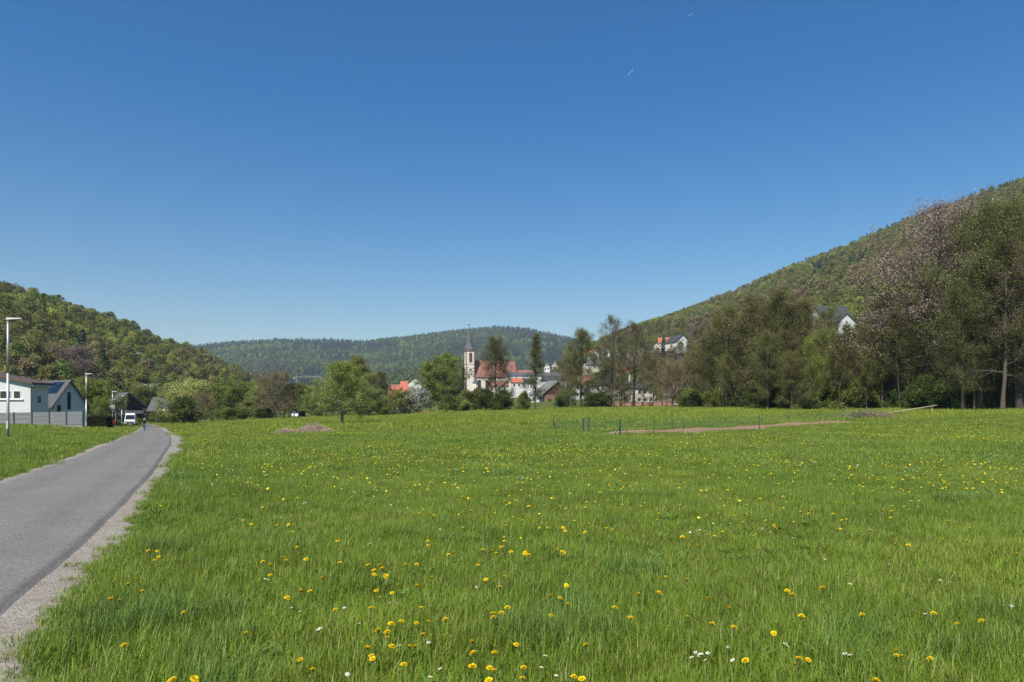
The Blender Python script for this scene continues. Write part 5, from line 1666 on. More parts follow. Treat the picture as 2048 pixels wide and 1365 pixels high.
def person(label, loc, rz, height, stride, shirt, legs, cap):
    """One continuous body grown over a skeleton, posed in mid-stride; front to -y."""
    s = height / 1.78
    J = {'pel': (0, 0, .95, .135), 'waist': (0, .01, 1.1, .125), 'chest': (0, -.01, 1.32, .155), 'neckb': (0, 0, 1.47, .075), 'neck': (0, -.01, 1.53, .055), 'head': (0, -.02, 1.62, .085), 'top': (0, -.01, 1.71, .075),
         'hl': (.095, 0, .90, .095), 'kl': (.10, -.14 * stride, .50, .065), 'al': (.10, -.17 * stride, .10, .045), 'tl': (.11, -.32 * stride - .03, .045, .04),
         'hr': (-.095, 0, .90, .095), 'kr': (-.10, .06 * stride, .49, .065), 'ar': (-.10, .26 * stride, .13, .045), 'tr': (-.11, .17 * stride - .05, .05, .04),
         'sl': (.19, 0, 1.42, .07), 'el': (.25, .10 * stride, 1.15, .048), 'wl': (.25, .02, .90, .036), 'fl': (.25, -.02, .80, .03),
         'sr': (-.19, 0, 1.42, .07), 'er': (-.25, -.06 * stride + .03, 1.14, .048), 'wr': (-.25, -.16 * stride, .91, .036), 'fr': (-.25, -.20 * stride, .82, .03)}
    E = [('pel', 'waist'), ('waist', 'chest'), ('chest', 'neckb'), ('neckb', 'neck'), ('neck', 'head'), ('head', 'top'), ('pel', 'hl'), ('hl', 'kl'), ('kl', 'al'), ('al', 'tl'), ('pel', 'hr'), ('hr', 'kr'), ('kr', 'ar'), ('ar', 'tr'), ('neckb', 'sl'), ('sl', 'el'), ('el', 'wl'), ('wl', 'fl'), ('neckb', 'sr'), ('sr', 'er'), ('er', 'wr'), ('wr', 'fr')]
    ks = list(J)
    me = bpy.data.meshes.new('skeleton')
    me.from_pydata([tuple(c * s for c in J[k_][:3]) for k_ in ks], [(ks.index(a), ks.index(b)) for a, b in E], [])
    tmp = bpy.data.objects.new('skeleton', me)
    COL.objects.link(tmp)
    tmp.modifiers.new('skin', 'SKIN')
    for i, k_ in enumerate(ks):
        r = J[k_][3] * s
        me.skin_vertices[0].data[i].radius = (r, r * (.8 if k_ in ('pel', 'waist', 'chest') else 1))
        me.skin_vertices[0].data[i].use_root = (i == 0)
    sub = tmp.modifiers.new('sub', 'SUBSURF')
    sub.levels = sub.render_levels = 2
    dg = bpy.context.evaluated_depsgraph_get()
    body = bpy.data.meshes.new_from_object(tmp.evaluated_get(dg))
    bpy.data.objects.remove(tmp)
    body.materials.clear()
    for m in (M['skin'], shirt, legs, M['shoe']): body.materials.append(m)
    for p in body.polygons:
        c = p.center / s
        armr = abs(c.x) > .2
        p.material_index = 3 if c.z < .085 else (2 if c.z < .98 and not armr else (0 if (armr and c.z < 1.22) or c.z > 1.50 else 1))
        p.use_smooth = True
    o = thing('person', label, 'person', loc, rz)
    obj('body', body, o)
    if cap:
        MB().lathe([(.098 * s, 1.66 * s), (.10 * s, 1.70 * s), (.085 * s, 1.755 * s), (.04 * s, 1.785 * s), (.005, 1.79 * s)], 14, (0, -.02)).box(-.07 * s, .07 * s, -.19 * s, -.08 * s, 1.665 * s, 1.68 * s).build('cap', M['cap_white'], o, smooth=False)
    else:
        MB().lathe([(.088 * s, 1.62 * s), (.096 * s, 1.69 * s), (.08 * s, 1.755 * s), (.03 * s, 1.785 * s), (.005, 1.79 * s)], 14, (0, .01)).build('hair', M['bark_dark'], o, smooth=True)
    MB().box(-.012 * s, .012 * s, -.125 * s, -.09 * s, 1.60 * s, 1.645 * s).build('nose', M['skin'], o)
    return o
hx, hy, hzz = on_ground(289, 862.5)
person('person in black T-shirt, blue jeans and white cap walking up the road', (hx, hy, hz(hx, hy) + .03), .15, 1.76, 1.0, M['shirt_black'], M['jeans'], True)
d2 = 182
hx = (1285 - CX) / F * d2
person('person in dark jacket standing on the grass by the alder trunks', (hx, d2, hz(hx, d2)), 2.6, 1.72, .35, M['jacket_dark'], M['shirt_black'], False)

def street_lamp(label, px, d, pyb, pyt, arm=.75, rz=0.0):
    k = d / F
    z0 = EYE + (HY - pyb) * k
    h = (pyb - pyt) * k
    o = thing('street_lamp', label, 'street lamp', ((px - CX) * k, d, min(z0, hz((px - CX) * k, d)) if d < 160 else z0), rz, 'street lamps along the lane')
    r = .062
    MB().tube((0, 0, -.4), (0, 0, h * .55), r * 1.15, r, 12).tube((0, 0, h * .55), (0, 0, h - .12), r * .95, r * .75, 12).build('pole', M['steel'], o, smooth=True)
    MB().box(-.05, .05, -.07, -.04, .55, .95).build('service_door', M['lamp_grey'], o)
    MB().tube((0, 0, h - .2), (0, 0, h - .06), r * .95, r * .9, 10).tube((0, 0, h - .06), (arm * .3, 0, h - .01), .045, .04, 8).build('arm', M['lamp_grey'], o)
    hd = MB().hexa([(-.04, -.11, h - .05), (arm, -.09, h - .0), (arm, .09, h - .0), (-.04, .11, h - .05), (-.04, -.07, h + .05), (arm, -.05, h + .04), (arm, .05, h + .04), (-.04, .07, h + .05)]).build('lamp_head', M['lamp_grey'], o)
    MB().hexa([(arm * .4, -.07, h - .035), (arm * .95, -.06, h - .018), (arm * .95, .06, h - .018), (arm * .4, .07, h - .035), (arm * .4, -.07, h - .012), (arm * .95, -.06, h + .003), (arm * .95, .06, h + .003), (arm * .4, .07, h - .012)]).build('lens', M['lens'], hd)
    return o
street_lamp('tall steel street lamp nearest the camera, on the verge by the picture edge', 16, 35.5, 880, 638, .70)
street_lamp('steel street lamp standing by the end of the board fence', 172.5, 75, 858, 744, .65)
street_lamp('steel street lamp with a sign panel fixed to its pole', 225, 114, 857, 782, .8)
street_lamp('steel street lamp just left of the parked white van', 243.5, 152, 852, 792, .6)
street_lamp('steel street lamp rising behind the roof of the white van', 251.5, 185, 850, 800, .4)
street_lamp('small distant street lamp in front of the dark gabled house', 269.5, 225, 848, 806, .4)
street_lamp('lone thin street lamp on the outer side of the road bend', 316, 212, 846, 808, -.3)
x, y, z = W(225.5, 816, 113.6)
o = thing('sign', 'blank grey back of a rectangular sign on the lamp pole', 'sign', (x, y - .12, z - .55))
MB().box(-.36, .36, -.02, .02, 0, .98).build('panel', M['sign_back'], o, bevel=.008)
for kz in (.2, .75): MB().box(-.1, .1, .02, .1, kz, kz + .05).build('bracket', M['steel'], o)
x, y, z = W(328, 838, 200)
o = thing('globe_lamp', 'white globe lamp on a thin pole before the grey barn', 'lamp', (x, y, z))
MB().tube((0, 0, -.3), (0, 0, 2.2), .05, .04, 8).build('pole', M['steel'], o)
MB().lathe([(.08, 2.15), (.22, 2.25), (.27, 2.45), (.22, 2.64), (.08, 2.73)], 14).build('globe', M['lens'], o, smooth=True)
for (px, d, pb, pt, lab) in [(242, 132, 852, 823, 'thin grey post left of the white van'), (231.5, 122, 854, 826, 'thin grey post at the carport corner'), (271, 135, 851, 838, 'short pale post at the right corner of the white van'), (312, 190, 843, 836, 'short white marker post at the road bend')]:
    x, y, z = W(px, pb, d)
    o = thing('post', lab, 'post', (x, y, z))
    hh = (pb - pt) * d / F
    MB().tube((0, 0, -.4), (0, 0, hh), .05, .05, 8).build('shaft', M['steel'], o)
    MB().lathe([(.06, hh), (.06, hh + .04), (.02, hh + .06)], 8).build('top', M['lamp_grey'], o)

# utility poles on the slope
for (px, pyt, d, lab) in [(244, 742, 262, 'wooden power pole with cross-arm standing before the wooded slope'), (277, 706, 335, 'power pole whose insulators show among the trees higher up')]:
    x, y, z = W(px, pyt, d)
    g = hz(x, y)
    o = thing('power_pole', lab, 'power pole', (x, y, g), .2)
    h = z - g
    MB().tube((0, 0, -.5), (0, 0, h), .15, .11, 8).build('pole', M['wood_post'], o)
    MB().box(-1.25, 1.25, -.08, .08, h - .45, h - .3).build('cross_arm', M['steel'], o)
    for i in range(4): MB().lathe([(.05, h - .3), (.11, h - .2), (.07, h - .1), (.11, h - .02), (.03, h + .08)], 8, (-1.05 + i * .7, 0)).build('insulator', M['frame_white'], o)

# tower crane
kd = 560.0
x, y, z = W(593, 752, kd)
cr = thing('tower_crane', 'pale grey tower crane rising behind the orchard trees', 'crane', (x, y, hz(x, y)), 0)
H_ = z - hz(x, y)
m = MB()
for sx in (-.45, .45):
    for sy in (-.45, .45): m.tube((sx, sy, -1), (sx, sy, H_ - 1.5), .10, .10, 5)
nz_ = int(H_ / 1.5)
for i in range(nz_):
    z0, z1 = i * 1.5, (i + 1) * 1.5
    s = 1 if i % 2 else -1
    for sy in (-.45, .45): m.tube((-.45 * s, sy, z0), (.45 * s, sy, z1), .05, .05, 4)
m.build('mast', M['steel'], cr)
m = MB()
for i in range(14):
    x0, x1 = i * 1.4, (i + 1) * 1.4
    m.tube((x0, -.3, H_ - 1.2), (x1, -.3, H_ - 1.2), .05, .05, 4).tube((x0, .3, H_ - 1.2), (x1, .3, H_ - 1.2), .05, .05, 4).tube((x0, 0, H_ - .2), (x1, 0, H_ - .2), .05, .05, 4)
    m.tube((x0, -.3, H_ - 1.2), ((x0 + x1) / 2, 0, H_ - .2), .03, .03, 4).tube(((x0 + x1) / 2, 0, H_ - .2), (x1, -.3, H_ - 1.2), .05, .05, 4)
m.build('jib', M['steel'], cr)
MB().tube((0, 0, H_ - 1.5), (.3, 0, H_ + 2.2), .12, .06, 5).tube((.3, 0, H_ + 2.2), (9, 0, H_ - .2), .04, .04, 4).tube((.3, 0, H_ + 2.2), (-1.8, 0, H_ - 1), .04, .04, 4).build('tie_bars', M['steel'], cr)
MB().box(-2.4, -1.0, -.5, .5, H_ - 2.4, H_ - 1).build('counterweight', M['concrete'], cr)

# ------------------------------------------------------------------ trailer, benches and odds and ends at the far meadow edge
x, y, z = on_ground(590, 838)
d = min(y, 150)
x = (590 - CX) / F * d
z = hz(x, d)
tr = thing('box_trailer', 'dark trailer with white tailgate parked under the orchard trees', 'trailer', (x, d, z), -.35)
MB().box(-.75, .75, 0, 2.6, .45, .55).build('chassis', M['black_plastic'], tr)
MB().box(-.8, .8, -.03, .03, .55, 1.15).build('tailgate', M['frame_white'], tr)
MB().box(-.8, .8, .4, 2.6, .56, 1.65).build('box_body', M['black_plastic'], tr, bevel=.05)
for s in (-1, 1):
    wheel(tr, (s * .88, 1.3, .32), .32, .18)
    MB().box(s * .6 - .1, s * .6 + .1, -.06, -.03, .62, .72).build('tail_light', M['red_paint'], tr)
o = thing('blue_drum', 'blue plastic drum standing on the trailer behind its tailgate', 'drum', (x - .15, d + .2, z + .56))
MB().lathe([(.22, 0), (.24, .05), (.24, .85), (.2, .92), (.1, .94)], 16).build('body', M['blue_plastic'], o, smooth=True)
MB().lathe([(.06, .93), (.06, .98), (.02, .99)], 10).build('cap', M['black_plastic'], o)

x, y, z = on_ground(411, 845)
o = thing('white_bench', 'low white bench at the meadow edge in front of the bare little tree', 'bench', (x, y, z), .1)
for i in range(2): MB().box(-.9, .9, -.2 + i * .21, -.02 + i * .21, .40, .45).build('seat_board', M['frame_white'], o)
for s in (-.7, .7): MB().box(s - .05, s + .05, -.2, .2, -.1, .40).build('leg', M['frame_white'], o)
x, y, z = on_ground(610, 829)
y = min(y, 170)
x = (612 - CX) / F * y
o = thing('garden_table', 'white garden table under the trees right of the trailer', 'table', (x, y, hz(x, y)), .2)
MB().box(-.9, .9, -.4, .4, .70, .75).build('table_top', M['frame_white'], o)
for sx in (-.8, .8):
    for sy in (-.32, .32): MB().tube((sx, sy, -.1), (sx, sy, .7), .03, .03, 6).build('leg', M['frame_white'], o)
for i, (px, m_, lab) in enumerate([(778, 'frame_white', 'white barrel under the orchard trees left of the two blue ones'), (786, 'blue_plastic', 'blue barrel under the orchard trees next to the white one'), (798, 'blue_plastic', 'blue barrel under the orchard trees farther from the white one')]):
    y = 158
    x = (px - CX) / F * y
    o = thing('barrel', lab, 'barrel', (x, y, hz(x, y)), 0, 'barrels under the orchard trees')
    MB().lathe([(.26, -.05), (.29, .05), (.30, .45), (.29, .85), (.26, .9)], 14).build('body', M[m_], o, smooth=True)
    MB().lathe([(.24, .9), (.24, .93), (.05, .94)], 12).build('lid', M['black_plastic'], o)
y = 150
x = (853 - CX) / F * y
o = thing('log_pile', 'low reddish-brown log pile beside the white blossoming shrub', 'log pile', (x, y, hz(x, y)), .1)
rngL = random.Random(3)
for r in range(3):
    for i in range(7 - r):
        MB().tube((-.95 + r * .14 + i * .29, -.35 + rngL.uniform(-.08, .08), .14 + r * .25), (-.95 + r * .14 + i * .29, .75, .14 + r * .25), .14, .13, 9).build('log', M['sandstone'] if rngL.random() > .25 else M['bark_pale'], o)

# ------------------------------------------------------------------ garden fence with wire
gf = thing('wire_fence', 'green wire mesh garden fence with slim posts around the strip of soil', 'fence', (0, 0, 0))
def gpost(px, pb, pt, m='green_metal', r=.028, braces=()):
    x, y, z = on_ground(px, pb)
    h = (pb - pt) * y / F
    p = MB().tube((x, y, z - .3), (x, y, z + h), r, r, 8).tube((x, y, z + h), (x, y, z + h + .02), r * 1.2, r * .6, 8).build('post', M[m], gf)
    for (bx_, by_) in braces:
        x2, y2, z2 = on_ground(bx_, by_)
        MB().tube((x, y, z + h * .62), (x2, y2, z2), .018, .018, 6).build('brace', M[m], p)
    return (x, y, z, h)
corner = gpost(1240, 875, 840, 'green_metal', .045, [(1223, 877), (1271, 876)])
g1 = gpost(1166, 869, 837, 'grey_metal', .045, [(1157, 867)])
g2 = gpost(1177.5, 869, 836.5, 'grey_metal', .045)
le = gpost(1107, 864, 838, 'grey_metal', .045, [(1124, 860)])
thin = [gpost(1150, 868, 844, 'grey_metal', .014), gpost(1210, 871, 842, 'grey_metal', .014)]
f2 = gpost(1307, 873, 842, 'green_metal', .016)
f1 = gpost(1519, 862, 832, 'grey_metal', .034)
f3 = gpost(1367, 868, 841, 'green_metal', .016)
f4 = gpost(1640, 853, 826, 'green_metal', .018)
fe = gpost(1708, 847, 822, 'grey_metal', .03)
b1 = gpost(1344, 860, 829, 'grey_metal', .034)
b2 = gpost(1579, 847, 819, 'grey_metal', .03)
b3 = gpost(1690, 838, 815, 'grey_metal', .03)
gate = thing('garden_gate', 'narrow wire garden gate between two grey posts', 'gate', (0, 0, 0))
MB().tube((g1[0] + .06, g1[1], g1[2] + .95), (g2[0] - .06, g2[1], g2[2] + .95), .016, .016, 6).tube((g1[0] + .06, g1[1], g1[2] + .12), (g2[0] - .06, g2[1], g2[2] + .12), .016, .016, 6).tube((g1[0] + .06, g1[1], g1[2] + .12), (g1[0] + .06, g1[1], g1[2] + .95), .016, .016, 6).tube((g2[0] - .06, g2[1], g2[2] + .12), (g2[0] - .06, g2[1], g2[2] + .95), .016, .016, 6).build('gate_frame', M['grey_metal'], gate)
def net(a, b, h, parent, name='wire_mesh', step=.12):
    m = MB()
    a, b = np.array(a[:3]), np.array(b[:3])
    L = np.linalg.norm(b - a)
    nv = max(2, int(L / (step * 1.6)))
    for i in range(nv + 1):
        p = a + (b - a) * i / nv
        m.tube(p + (0, 0, .03), p + (0, 0, h), .0035, .0035, 3, False)
    for j in range(int(h / step) + 1):
        m.tube(a + np.array([0, 0, .03 + j * step]), b + np.array([0, 0, .03 + j * step]), .004, .004, 3, False)
    return m.build(name, M['green_metal'], parent)
net((g1[0] + .06, g1[1], g1[2] + .1), (g2[0] - .06, g2[1], g2[2] + .1), .85, gate)
for a, b in [(le, thin[0]), (thin[0], g1), (g2, thin[1]), (thin[1], corner), (corner, f2), (f2, f3), (f3, f1), (f1, f4), (f4, fe), (le, b1), (b1, b2), (b2, b3)]:
    net(a, b, .95, gf)

# ------------------------------------------------------------------ straw heap, brush, lying pole
hx, hy, hzz = on_ground(604, 869)
heap = thing('straw_heap', 'long low heap of dry straw and cuttings in the meadow', 'heap', (hx, hy + .8, hzz), 0)
M['straw'] = leaf_mat('dry_straw', [(.34, .25, .18), (.46, .35, .26), (.56, .46, .35), (.26, .18, .13)], .1, .1, .0, 2)
M['straw_core'] = mat('damp_straw', (.24, .17, .125), .95, .3, 6, .6)
k = hy / F
hw_ = 62 * k
rng = np.random.default_rng(9)
def heap_h(x, y):
    a = x / hw_
    prof = np.clip(1 - a ** 2, 0, 1) ** .7 * (.30 + .42 * np.clip((a + .35) / .8, 0, 1)) + .12 * np.sin(a * 7)
    w = np.clip(1 - (y / 1.15) ** 2, 0, 1)
    return np.maximum(0, prof * w) * 1.0
xx, yy = np.meshgrid(np.linspace(-hw_, hw_, 70), np.linspace(-1.2, 1.2, 26))
zz = heap_h(xx, yy) + .06 * vnoise(xx, yy, .25, 4) - .08
ii = np.arange(xx.size).reshape(xx.shape)
q_ = np.stack([ii[:-1, :-1], ii[:-1, 1:], ii[1:, 1:], ii[1:, :-1]], -1).reshape(-1, 4)
obj('mound', mesh_np('mound', np.stack([xx, yy, zz], -1).reshape(-1, 3), q_, M['straw_core'], smooth=False), heap)
n = 7000
px_, py_ = rng.uniform(-hw_, hw_, n), rng.uniform(-1.15, 1.15, n)
pz_ = heap_h(px_, py_)
kk = pz_ > .03
px_, py_, pz_ = px_[kk], py_[kk], pz_[kk]
n = len(px_)
dirs = unit(np.stack([rng.normal(0, 1, n), rng.normal(0, 1, n), rng.normal(.1, .25, n)], -1)) * rng.uniform(.08, .26, n)[:, None]
c = np.stack([px_, py_, pz_], -1)
v, f_ = frusta(c - dirs, c + dirs, np.full(n, .006), np.full(n, .004), 3)
tag(obj('straw', mesh_np('straw', v, f_, M['straw']), heap), kind='stuff')

hx, hy, hzz = on_ground(1742, 838)
br = thing('brush_pile', 'pile of grey branches and greenery where the fence meets the trees', 'brush pile', (hx, hy, hzz), .1)
n = 420
c = np.stack([rng.normal(0, 1.1, n), rng.normal(0, .6, n), np.abs(rng.normal(.2, .22, n))], -1)
dirs = unit(np.stack([rng.normal(0, 1, n), rng.normal(0, .7, n), rng.normal(.15, .3, n)], -1)) * rng.uniform(.25, .8, n)[:, None]
v, f_ = frusta(c - dirs, c + dirs, np.full(n, .014), np.full(n, .006), 4)
obj('branches', mesh_np('branches', v, f_, M['bark_pale']), br)
c = np.stack([rng.normal(0, 1.2, 1500), rng.normal(0, .7, 1500), np.abs(rng.normal(.15, .22, 1500))], -1)
v, f_ = leaves(rng, c, .06, .4)
obj('foliage', mesh_np('foliage', v, f_, M['leaf_tan']), br)
a, b = on_ground(1755, 833), W(1874, 811, 70)
po = thing('lying_pole', 'long barkless wooden pole propped across the brush', 'pole', a)
MB().tube((0, 0, .15), (b[0] - a[0], b[1] - a[1], b[2] - a[2]), .055, .035, 8).build('shaft', M['pole_bare'], po)
MB().tube((b[0] - a[0] - .5, b[1] - a[1], b[2] - a[2] - 1.6), (b[0] - a[0] - .5, b[1] - a[1], b[2] - a[2] - .02), .04, .03, 7).build('prop', M['pole_bare'], po)

# ------------------------------------------------------------------ trees and shrubs of the valley floor
TREES = [
    # template, label, px, distance, top py, width
    ('orchard', 'lone fruit tree with pale trunk standing in the open meadow', 684, 92, 722, 1.0),
    ('birch', 'tall coppery birch behind the lone fruit tree', 716, 182, 712, .82),
    ('birch', 'coppery birch just left of the white gabled house side', 690, 190, 728, .8),
    ('alder_brown', 'brownish half-leafed tree between the birch and the red farmhouse', 762, 168, 742, .8),
    ('orchard2', 'green fruit tree in front of the red farmhouse roof', 735, 155, 770, 1.0),
    ('orchard2', 'small green fruit tree below the red farmhouse', 800, 150, 776, .75),
    ('bare', 'leafless tan fruit tree left of the lone tree', 652, 165, 766, .8),
    ('orchard2', 'fruit tree with dense low crown left of the tan tree', 640, 150, 782, 1.0),
    ('bare', 'wide leafless tan tree behind the trailer', 549, 158, 738, 1.05),
    ('orchard', 'olive-green fruit tree right of the wide tan tree', 592, 162, 765, 1.0),
    ('orchard2', 'low fruit tree between trailer and lone tree', 620, 158, 785, .9),
    ('green', 'broad green tree left of the wide tan tree', 492, 185, 764, 1.05),
    ('green', 'green tree with low branches behind the white bench', 452, 178, 772, .95),
    ('willow', 'pale yellow-green willow at the bend of the road', 384, 188, 757, .9),
    ('willow', 'pale leafy tree beside the willow', 352, 205, 768, .7),
    ('deep', 'round dark green bush-like tree by the road bend', 367, 152, 794, 1.0),
    ('bare', 'small leafless tree behind the white bench', 409, 160, 784, .75),
    ('green', 'leafy green tree behind the small leafless tree', 425, 205, 765, .9),
    ('green', 'large rounded green tree behind the second street lamp', 184, 128, 756, .82),
    ('lime', 'yellow-green young tree in front of the hedge by the carport', 203, 112, 792, .9),
    ('blossom', 'white blossoming tree beside the dark gabled house', 214, 165, 797, .9),
    ('lime', 'yellow-green shrubby tree right of the dark house', 237, 168, 790, .8),
    ('green', 'green tree between the dark house and the grey barn', 287, 240, 770, .8),
    ('blossom', 'pale blossoming tree on the slope above the grey barn', 304, 262, 768, .9),
    ('green', 'green tree right behind the grey barn', 345, 245, 765, .9),
    ('round', 'tall egg-shaped light green tree with three stems left of the church', 882, 172, 707, 1.0),
    ('alder_thin', 'narrow dark ivy-clad tree between the egg-shaped tree and the church tower', 926, 168, 733, .8),
    ('blossom', 'white blossoming shrub-tree in front of the egg-shaped tree', 833, 152, 776, .95),
    ('orchard2', 'green bushy tree right behind the white blossoming shrub', 812, 158, 782, .7),
    ('alder_b', 'spreading olive alder in front of the church nave', 990, 156, 674, .72),
    ('alder_thin', 'slender single alder right of the church roof', 1070, 156, 667, .95),
    ('alder', 'tall alder at the left of the group in mid-meadow', 1162, 152, 656, .75),
    ('alder_sparse', 'shorter alder leaning out left of the mid-meadow group', 1142, 158, 690, .8),
    ('alder_sparse', 'tallest airy alder in the middle of the village view', 1221, 158, 630, .85),
    ('alder_sparse', 'airy alder right of the tallest one', 1266, 166, 643, .85),
    ('alder_thin', 'slim olive alder between the two tall airy alders', 1242, 172, 690, .9),
    ('alder_brown', 'brownish pollard tree with stout double trunk', 1250, 152, 745, .7),
    ('alder_b', 'olive tree right of the pollard with drooping crown', 1305, 160, 715, .8),
    ('bare', 'leafless tan tree with light trunk in front of the brown-roofed house', 1345, 142, 712, .85),
    ('alder_b', 'dark olive tree right of the leafless tan tree', 1392, 138, 690, .85),
    ('alder_brown', 'brown alder beginning the dark belt of trees', 1425, 122, 655, .9),
    ('alder_b', 'dense dark olive alder in the left part of the belt', 1462, 114, 612, .85),
    ('alder_brown', 'tall brown alder with broad top in the left part of the belt', 1508, 110, 588, .9),
    ('alder_b', 'tall dark olive alder next to the brown one', 1556, 107, 582, .85),
    ('alder_brown', 'brownish alder at the centre of the dark belt', 1600, 104, 596, .8),
    ('alder', 'slim dark alder in front of the belt centre', 1535, 98, 660, .8),
    ('alder_b', 'low spreading alder with dark trunk in front of the belt', 1582, 95, 700, .8),
    ('lime', 'bright yellow-green young tree standing out of the dark belt', 1634, 96, 655, .62),
    ('lime', 'second yellow-green young tree, lower, right of the bright one', 1672, 97, 692, .6),
    ('alder_sparse', 'thin half-bare tree right of the bright young tree', 1692, 100, 665, .75),
    ('alder_b', 'dark olive tree below the large white gable', 1722, 92, 690, .7),
    ('alder', 'dark alder left of the blossoming tree', 1765, 92, 585, .8),
    ('pink', 'big tree with pinkish-white blossom crown and dark leaning trunk', 1846, 88, 398, .95),
    ('alder_b', 'olive alder below the blossoming crown', 1835, 96, 560, .85),
    ('big', 'huge olive tree right beside the blossoming tree', 1955, 82, 405, .85),
    ('big', 'huge dark-limbed olive tree by the picture edge', 2040, 77, 388, .8),
    ('alder_sparse', 'tall half-bare tree with pale trunk near the picture edge', 2005, 76, 470, .8),
    ('alder', 'slender alder with thin trunk between the huge trees', 1925, 78, 560, .7),
    ('alder_b', 'low olive tree under the huge trees', 1990, 84, 600, .8),
    ('alder_b', 'olive tree just beyond the picture edge', 2105, 80, 520, .9),
    ('alder_sparse', 'thin tree with pale trunk right of the blossoming tree', 1948, 80, 600, .6),
    ('alder_b', 'olive tree filling the gap behind the blossoming trunk', 1885, 108, 560, .8),
    ('alder_b', 'dark tree behind the brush pile', 1780, 100, 640, .8),
    ('alder_brown', 'brown half-leafed tree behind the lime-green pair', 1655, 112, 640, .7),
    ('alder_b', 'dark olive alder screening the large white gable', 1698, 112, 648, .8),
    ('alder_brown', 'brown alder just right of the large white gable', 1738, 116, 628, .8),
    ('alder_b', 'olive alder left of the large white gable', 1648, 118, 620, .7),
    ('orchard', 'fruit tree with olive crown at the left end of the orchard', 520, 168, 772, 1.1),
    ('bare', 'tan leafless tree low behind the lone fruit tree', 668, 185, 758, .8),
    ('green', 'green tree filling the orchard behind the straw heap', 628, 188, 770, .7),
    ('orchard', 'light green tree right of the lone fruit tree', 742, 172, 745, .9),
    ('alder_brown', 'brownish thicket tree left of the egg-shaped tree', 862, 178, 745, .7),
    ('spruce', 'dark conifer in front of the big white gable on the slope', 1326, 330, 676, .8),
]
for t_, lab, px, d, top, wd in TREES:
    if t_.startswith('alder'): wd *= (1.45 if t_ in ('alder', 'alder_sparse') else 1.2) if d > 130 else 1.12
    if t_ in ('bare', 'orchard2', 'green', 'round', 'willow', 'birch', 'deep', 'blossom'): wd *= 1.45
    if t_ == 'orchard': wd *= 1.2
    if d < 130 and t_ not in ('pink', 'lime', 'orchard'): wd *= 1.12
    plant(t_, lab, px, d, top, None, wd)
SHRUBS = [
    ('shrub_dark', 'dark shrub at the foot of the mid-meadow alder group', 1190, 150, 783, 1.2), ('shrub_dark', 'low dark shrub right beside it under the alder group', 1208, 152, 788, 1.1),
    ('deep', 'dark green bush below the spreading olive alder', 972, 152, 778, 1.1), ('deep', 'second dark green bush below the spreading olive alder', 1006, 150, 780, 1.0),
    ('shrub', 'ivy-green upright bush beside the slender alder', 1048, 150, 782, .7), ('shrub', 'light green bush below the church tower', 946, 154, 775, 1.0),
    ('shrub', 'round green bush under the narrow dark tree', 910, 150, 790, 1.2), ('shrub', 'green bush right of the narrow dark tree', 930, 148, 800, 1.2),
    ('shrub', 'small round yellowish bush before the barn brick wall', 1100, 285, 797, .7), ('deep', 'leafy bush right of the red boarded barn', 1128, 168, 783, 1.1),
    ('lime', 'light green bush right of the leafless tan tree', 1362, 150, 780, 1.2), ('shrub', 'green bush between the leafless tan tree and the dark belt', 1380, 132, 775, 1.2),
    ('shrub', 'low bush under the half-leafed tree by the farmhouse', 770, 156, 806, 1.4), ('shrub', 'low bush behind the lone fruit tree', 730, 160, 812, 1.5),
    ('shrub_dark', 'dark bush left of the trailer', 528, 160, 815, 1.4), ('shrub', 'leafy bush under the green tree behind the bench', 470, 172, 812, 1.5),
    ('shrub', 'hedge-like bush in front of the grey barn', 320, 206, 826, 1.6), ('shrub', 'roadside bush right of the white van', 283, 150, 836, 1.0), ('shrub', 'grassy bush left of the white van', 236, 136, 840, .8),
    ('orchard2', 'fruit tree behind the trailer and tan tree', 568, 172, 772, .9), ('orchard2', 'fruit tree at the back of the orchard', 665, 180, 765, .9), ('orchard2', 'small fruit tree at the orchard edge near the barrels', 775, 162, 785, .9),
]
for t_, lab, px, d, top, wd in SHRUBS:
    wd *= 1.25
    plant(t_, lab, px, d, top, None, wd, cat='shrub' if t_ not in ('orchard2',) else 'tree')
rngU = random.Random(21)
for i in range(54):
    px = 1395 + i * 12.8 + rngU.uniform(-8, 8)
    d = lerp_tab([(1400, 122), (1500, 108), (1650, 96), (1800, 90), (2100, 84)], px) * rngU.uniform(.95, 1.10)
    plant(rngU.choice(['shrub_dark', 'shrub_dark', 'deep', 'deep', 'shrub']), 'undergrowth bush at the dark foot of the belt of trees', px, float(d), None, rngU.uniform(2.2, 4.6), rngU.uniform(.9, 1.25), cat='shrub', group='undergrowth bushes of the tree belt')
for i in range(20):
    px = 1420 + i * 32 + rngU.uniform(-12, 12)
    d = lerp_tab([(1400, 116), (1500, 104), (1650, 92), (1800, 86), (2100, 80)], px) * rngU.uniform(.98, 1.06)
    plant('sapling', 'thin-stemmed young tree at the front of the dark tree belt', px, float(d), None, rngU.uniform(8, 13), rngU.uniform(.9, 1.2), group='thin-stemmed young trees of the tree belt')
for i in range(26):
    px = 1395 + i * 27 + rngU.uniform(-12, 12)
    d = lerp_tab([(1400, 135), (1500, 120), (1650, 108), (1800, 102), (2100, 96)], px) * rngU.uniform(.98, 1.2)
    top = lerp_tab([(1395, 690), (1480, 640), (1560, 625), (1640, 700), (1720, 690), (1780, 620), (1850, 560), (2100, 470)], px) + rngU.uniform(0, 70)
    plant(rngU.choice(['alder_b', 'alder_brown', 'alder_thin', 'alder_b']), 'alder in the back row of the dark belt of trees', px, float(d), float(top), None, rngU.uniform(.9, 1.15), group='alders in the back row of the tree belt')
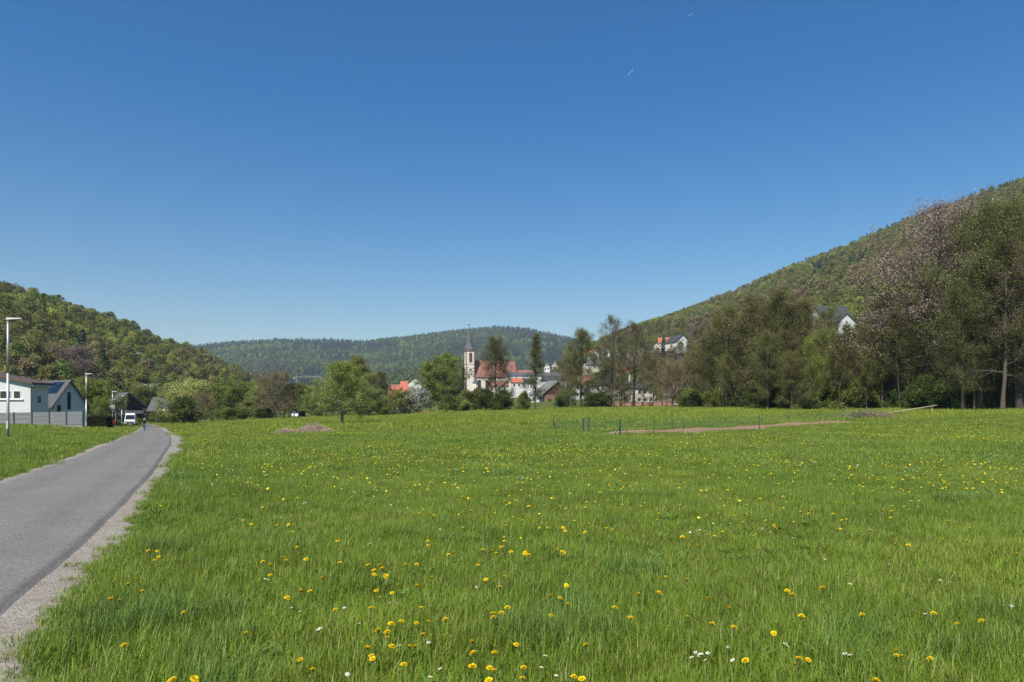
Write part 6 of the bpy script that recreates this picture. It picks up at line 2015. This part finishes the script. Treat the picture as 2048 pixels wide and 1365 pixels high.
for i in range(16):
    px = 1120 + i * 17 + rngU.uniform(-8, 8)
    plant(rngU.choice(['alder_brown', 'alder_sparse', 'alder_b', 'bare']), 'low brownish tree filling in between the alders before the village', px, rngU.uniform(160, 205), rngU.uniform(712, 768), None, rngU.uniform(.8, 1.1), group='low brownish trees before the village')
# soil ring round the lone tree
x = (684 - CX) / F * 92
MBs = MB().lathe([(1.0, -.3), (1.0, .06), (.85, .10), (.3, .12)], 22)
o = MBs.build('soil_ring', mat('dark_soil', (.035, .028, .018), .95, .3, 8, .5), None, (x, 92, hz(x, 92)))
tag(o, 'ring of bare dark soil round the foot of the lone fruit tree', 'soil ring')

# named single trees of the wooded hillside
for (t_, lab, px, top, d, H, wd) in [('spruce', 'big dark spruce rising above the wood at the far left', 86, 588, 330, 20, 1.1), ('spruce_b', 'dark spruce in the middle of the wooded slope', 166, 660, 262, 17, 1.0), ('spruce_b', 'dark conifer below the spruce in the middle of the slope', 207, 700, 258, 15, 1.1),
                                     ('spruce', 'tall spruce tip at the end of the wooded slope', 403, 694, 545, 18, 1.0), ('spruce_b', 'small dark spruce at the foot of the slope end', 496, 745, 410, 13, .8)]:
    x, y, z = W(px, top, d)
    plant(t_, lab, px, d, None, H, wd, z=z - H)
M['leaf_russet'] = FL['grey']
rus = gen_tree('russet', 83, 14, 6.5, ball, M['bark'], FL['grey'], .15, 40, 10, 9, 5, .16, .6, .03, .25, (0, 0), .04, .3, 1.2, .5, .015)
x, y, z = W(150, 690, 215)
plant(rus, 'broad pinkish-brown bare tree on the wooded slope behind the houses', 150, 215, None, 15, 1.1, z=z - 15)

# ------------------------------------------------------------------ short contrails high in the sky
cm = mat('ice_cloud', (.5, .52, .56), .9, .05, 1)
for (xa, ya, xb, yb, lab) in [(1373, 33, 1386, 28, 'short white contrail near the top of the sky'), (1254, 152, 1266, 140, 'faint short contrail lower in the sky')]:
    d = 16000
    a, b = W(xa, ya, d), W(xb, yb, d)
    o = MB().tube(a, b, 2, 5, 8).build('contrail', cm)
    tag(o, lab, 'contrail')

# ------------------------------------------------------------------ air: blue haze over the distance
HZ = MB().box(-4600, 4600, -900, 5600, -7, 640)
hm = bpy.data.materials.new('haze')
hm.use_nodes = True
hm.node_tree.nodes.clear()
ho = hm.node_tree.nodes.new('ShaderNodeOutputMaterial')
hv = hm.node_tree.nodes.new('ShaderNodeVolumePrincipled')
hv.inputs['Color'].default_value = (.66, .82, 1.0, 1)
hv.inputs['Density'].default_value = 0.00011
hv.inputs['Anisotropy'].default_value = 0.0
hm.node_tree.links.new(hv.outputs[0], ho.inputs['Volume'])
tag(HZ.build('haze', hm), 'thin blue haze lying over the whole valley', None, None, 'stuff')
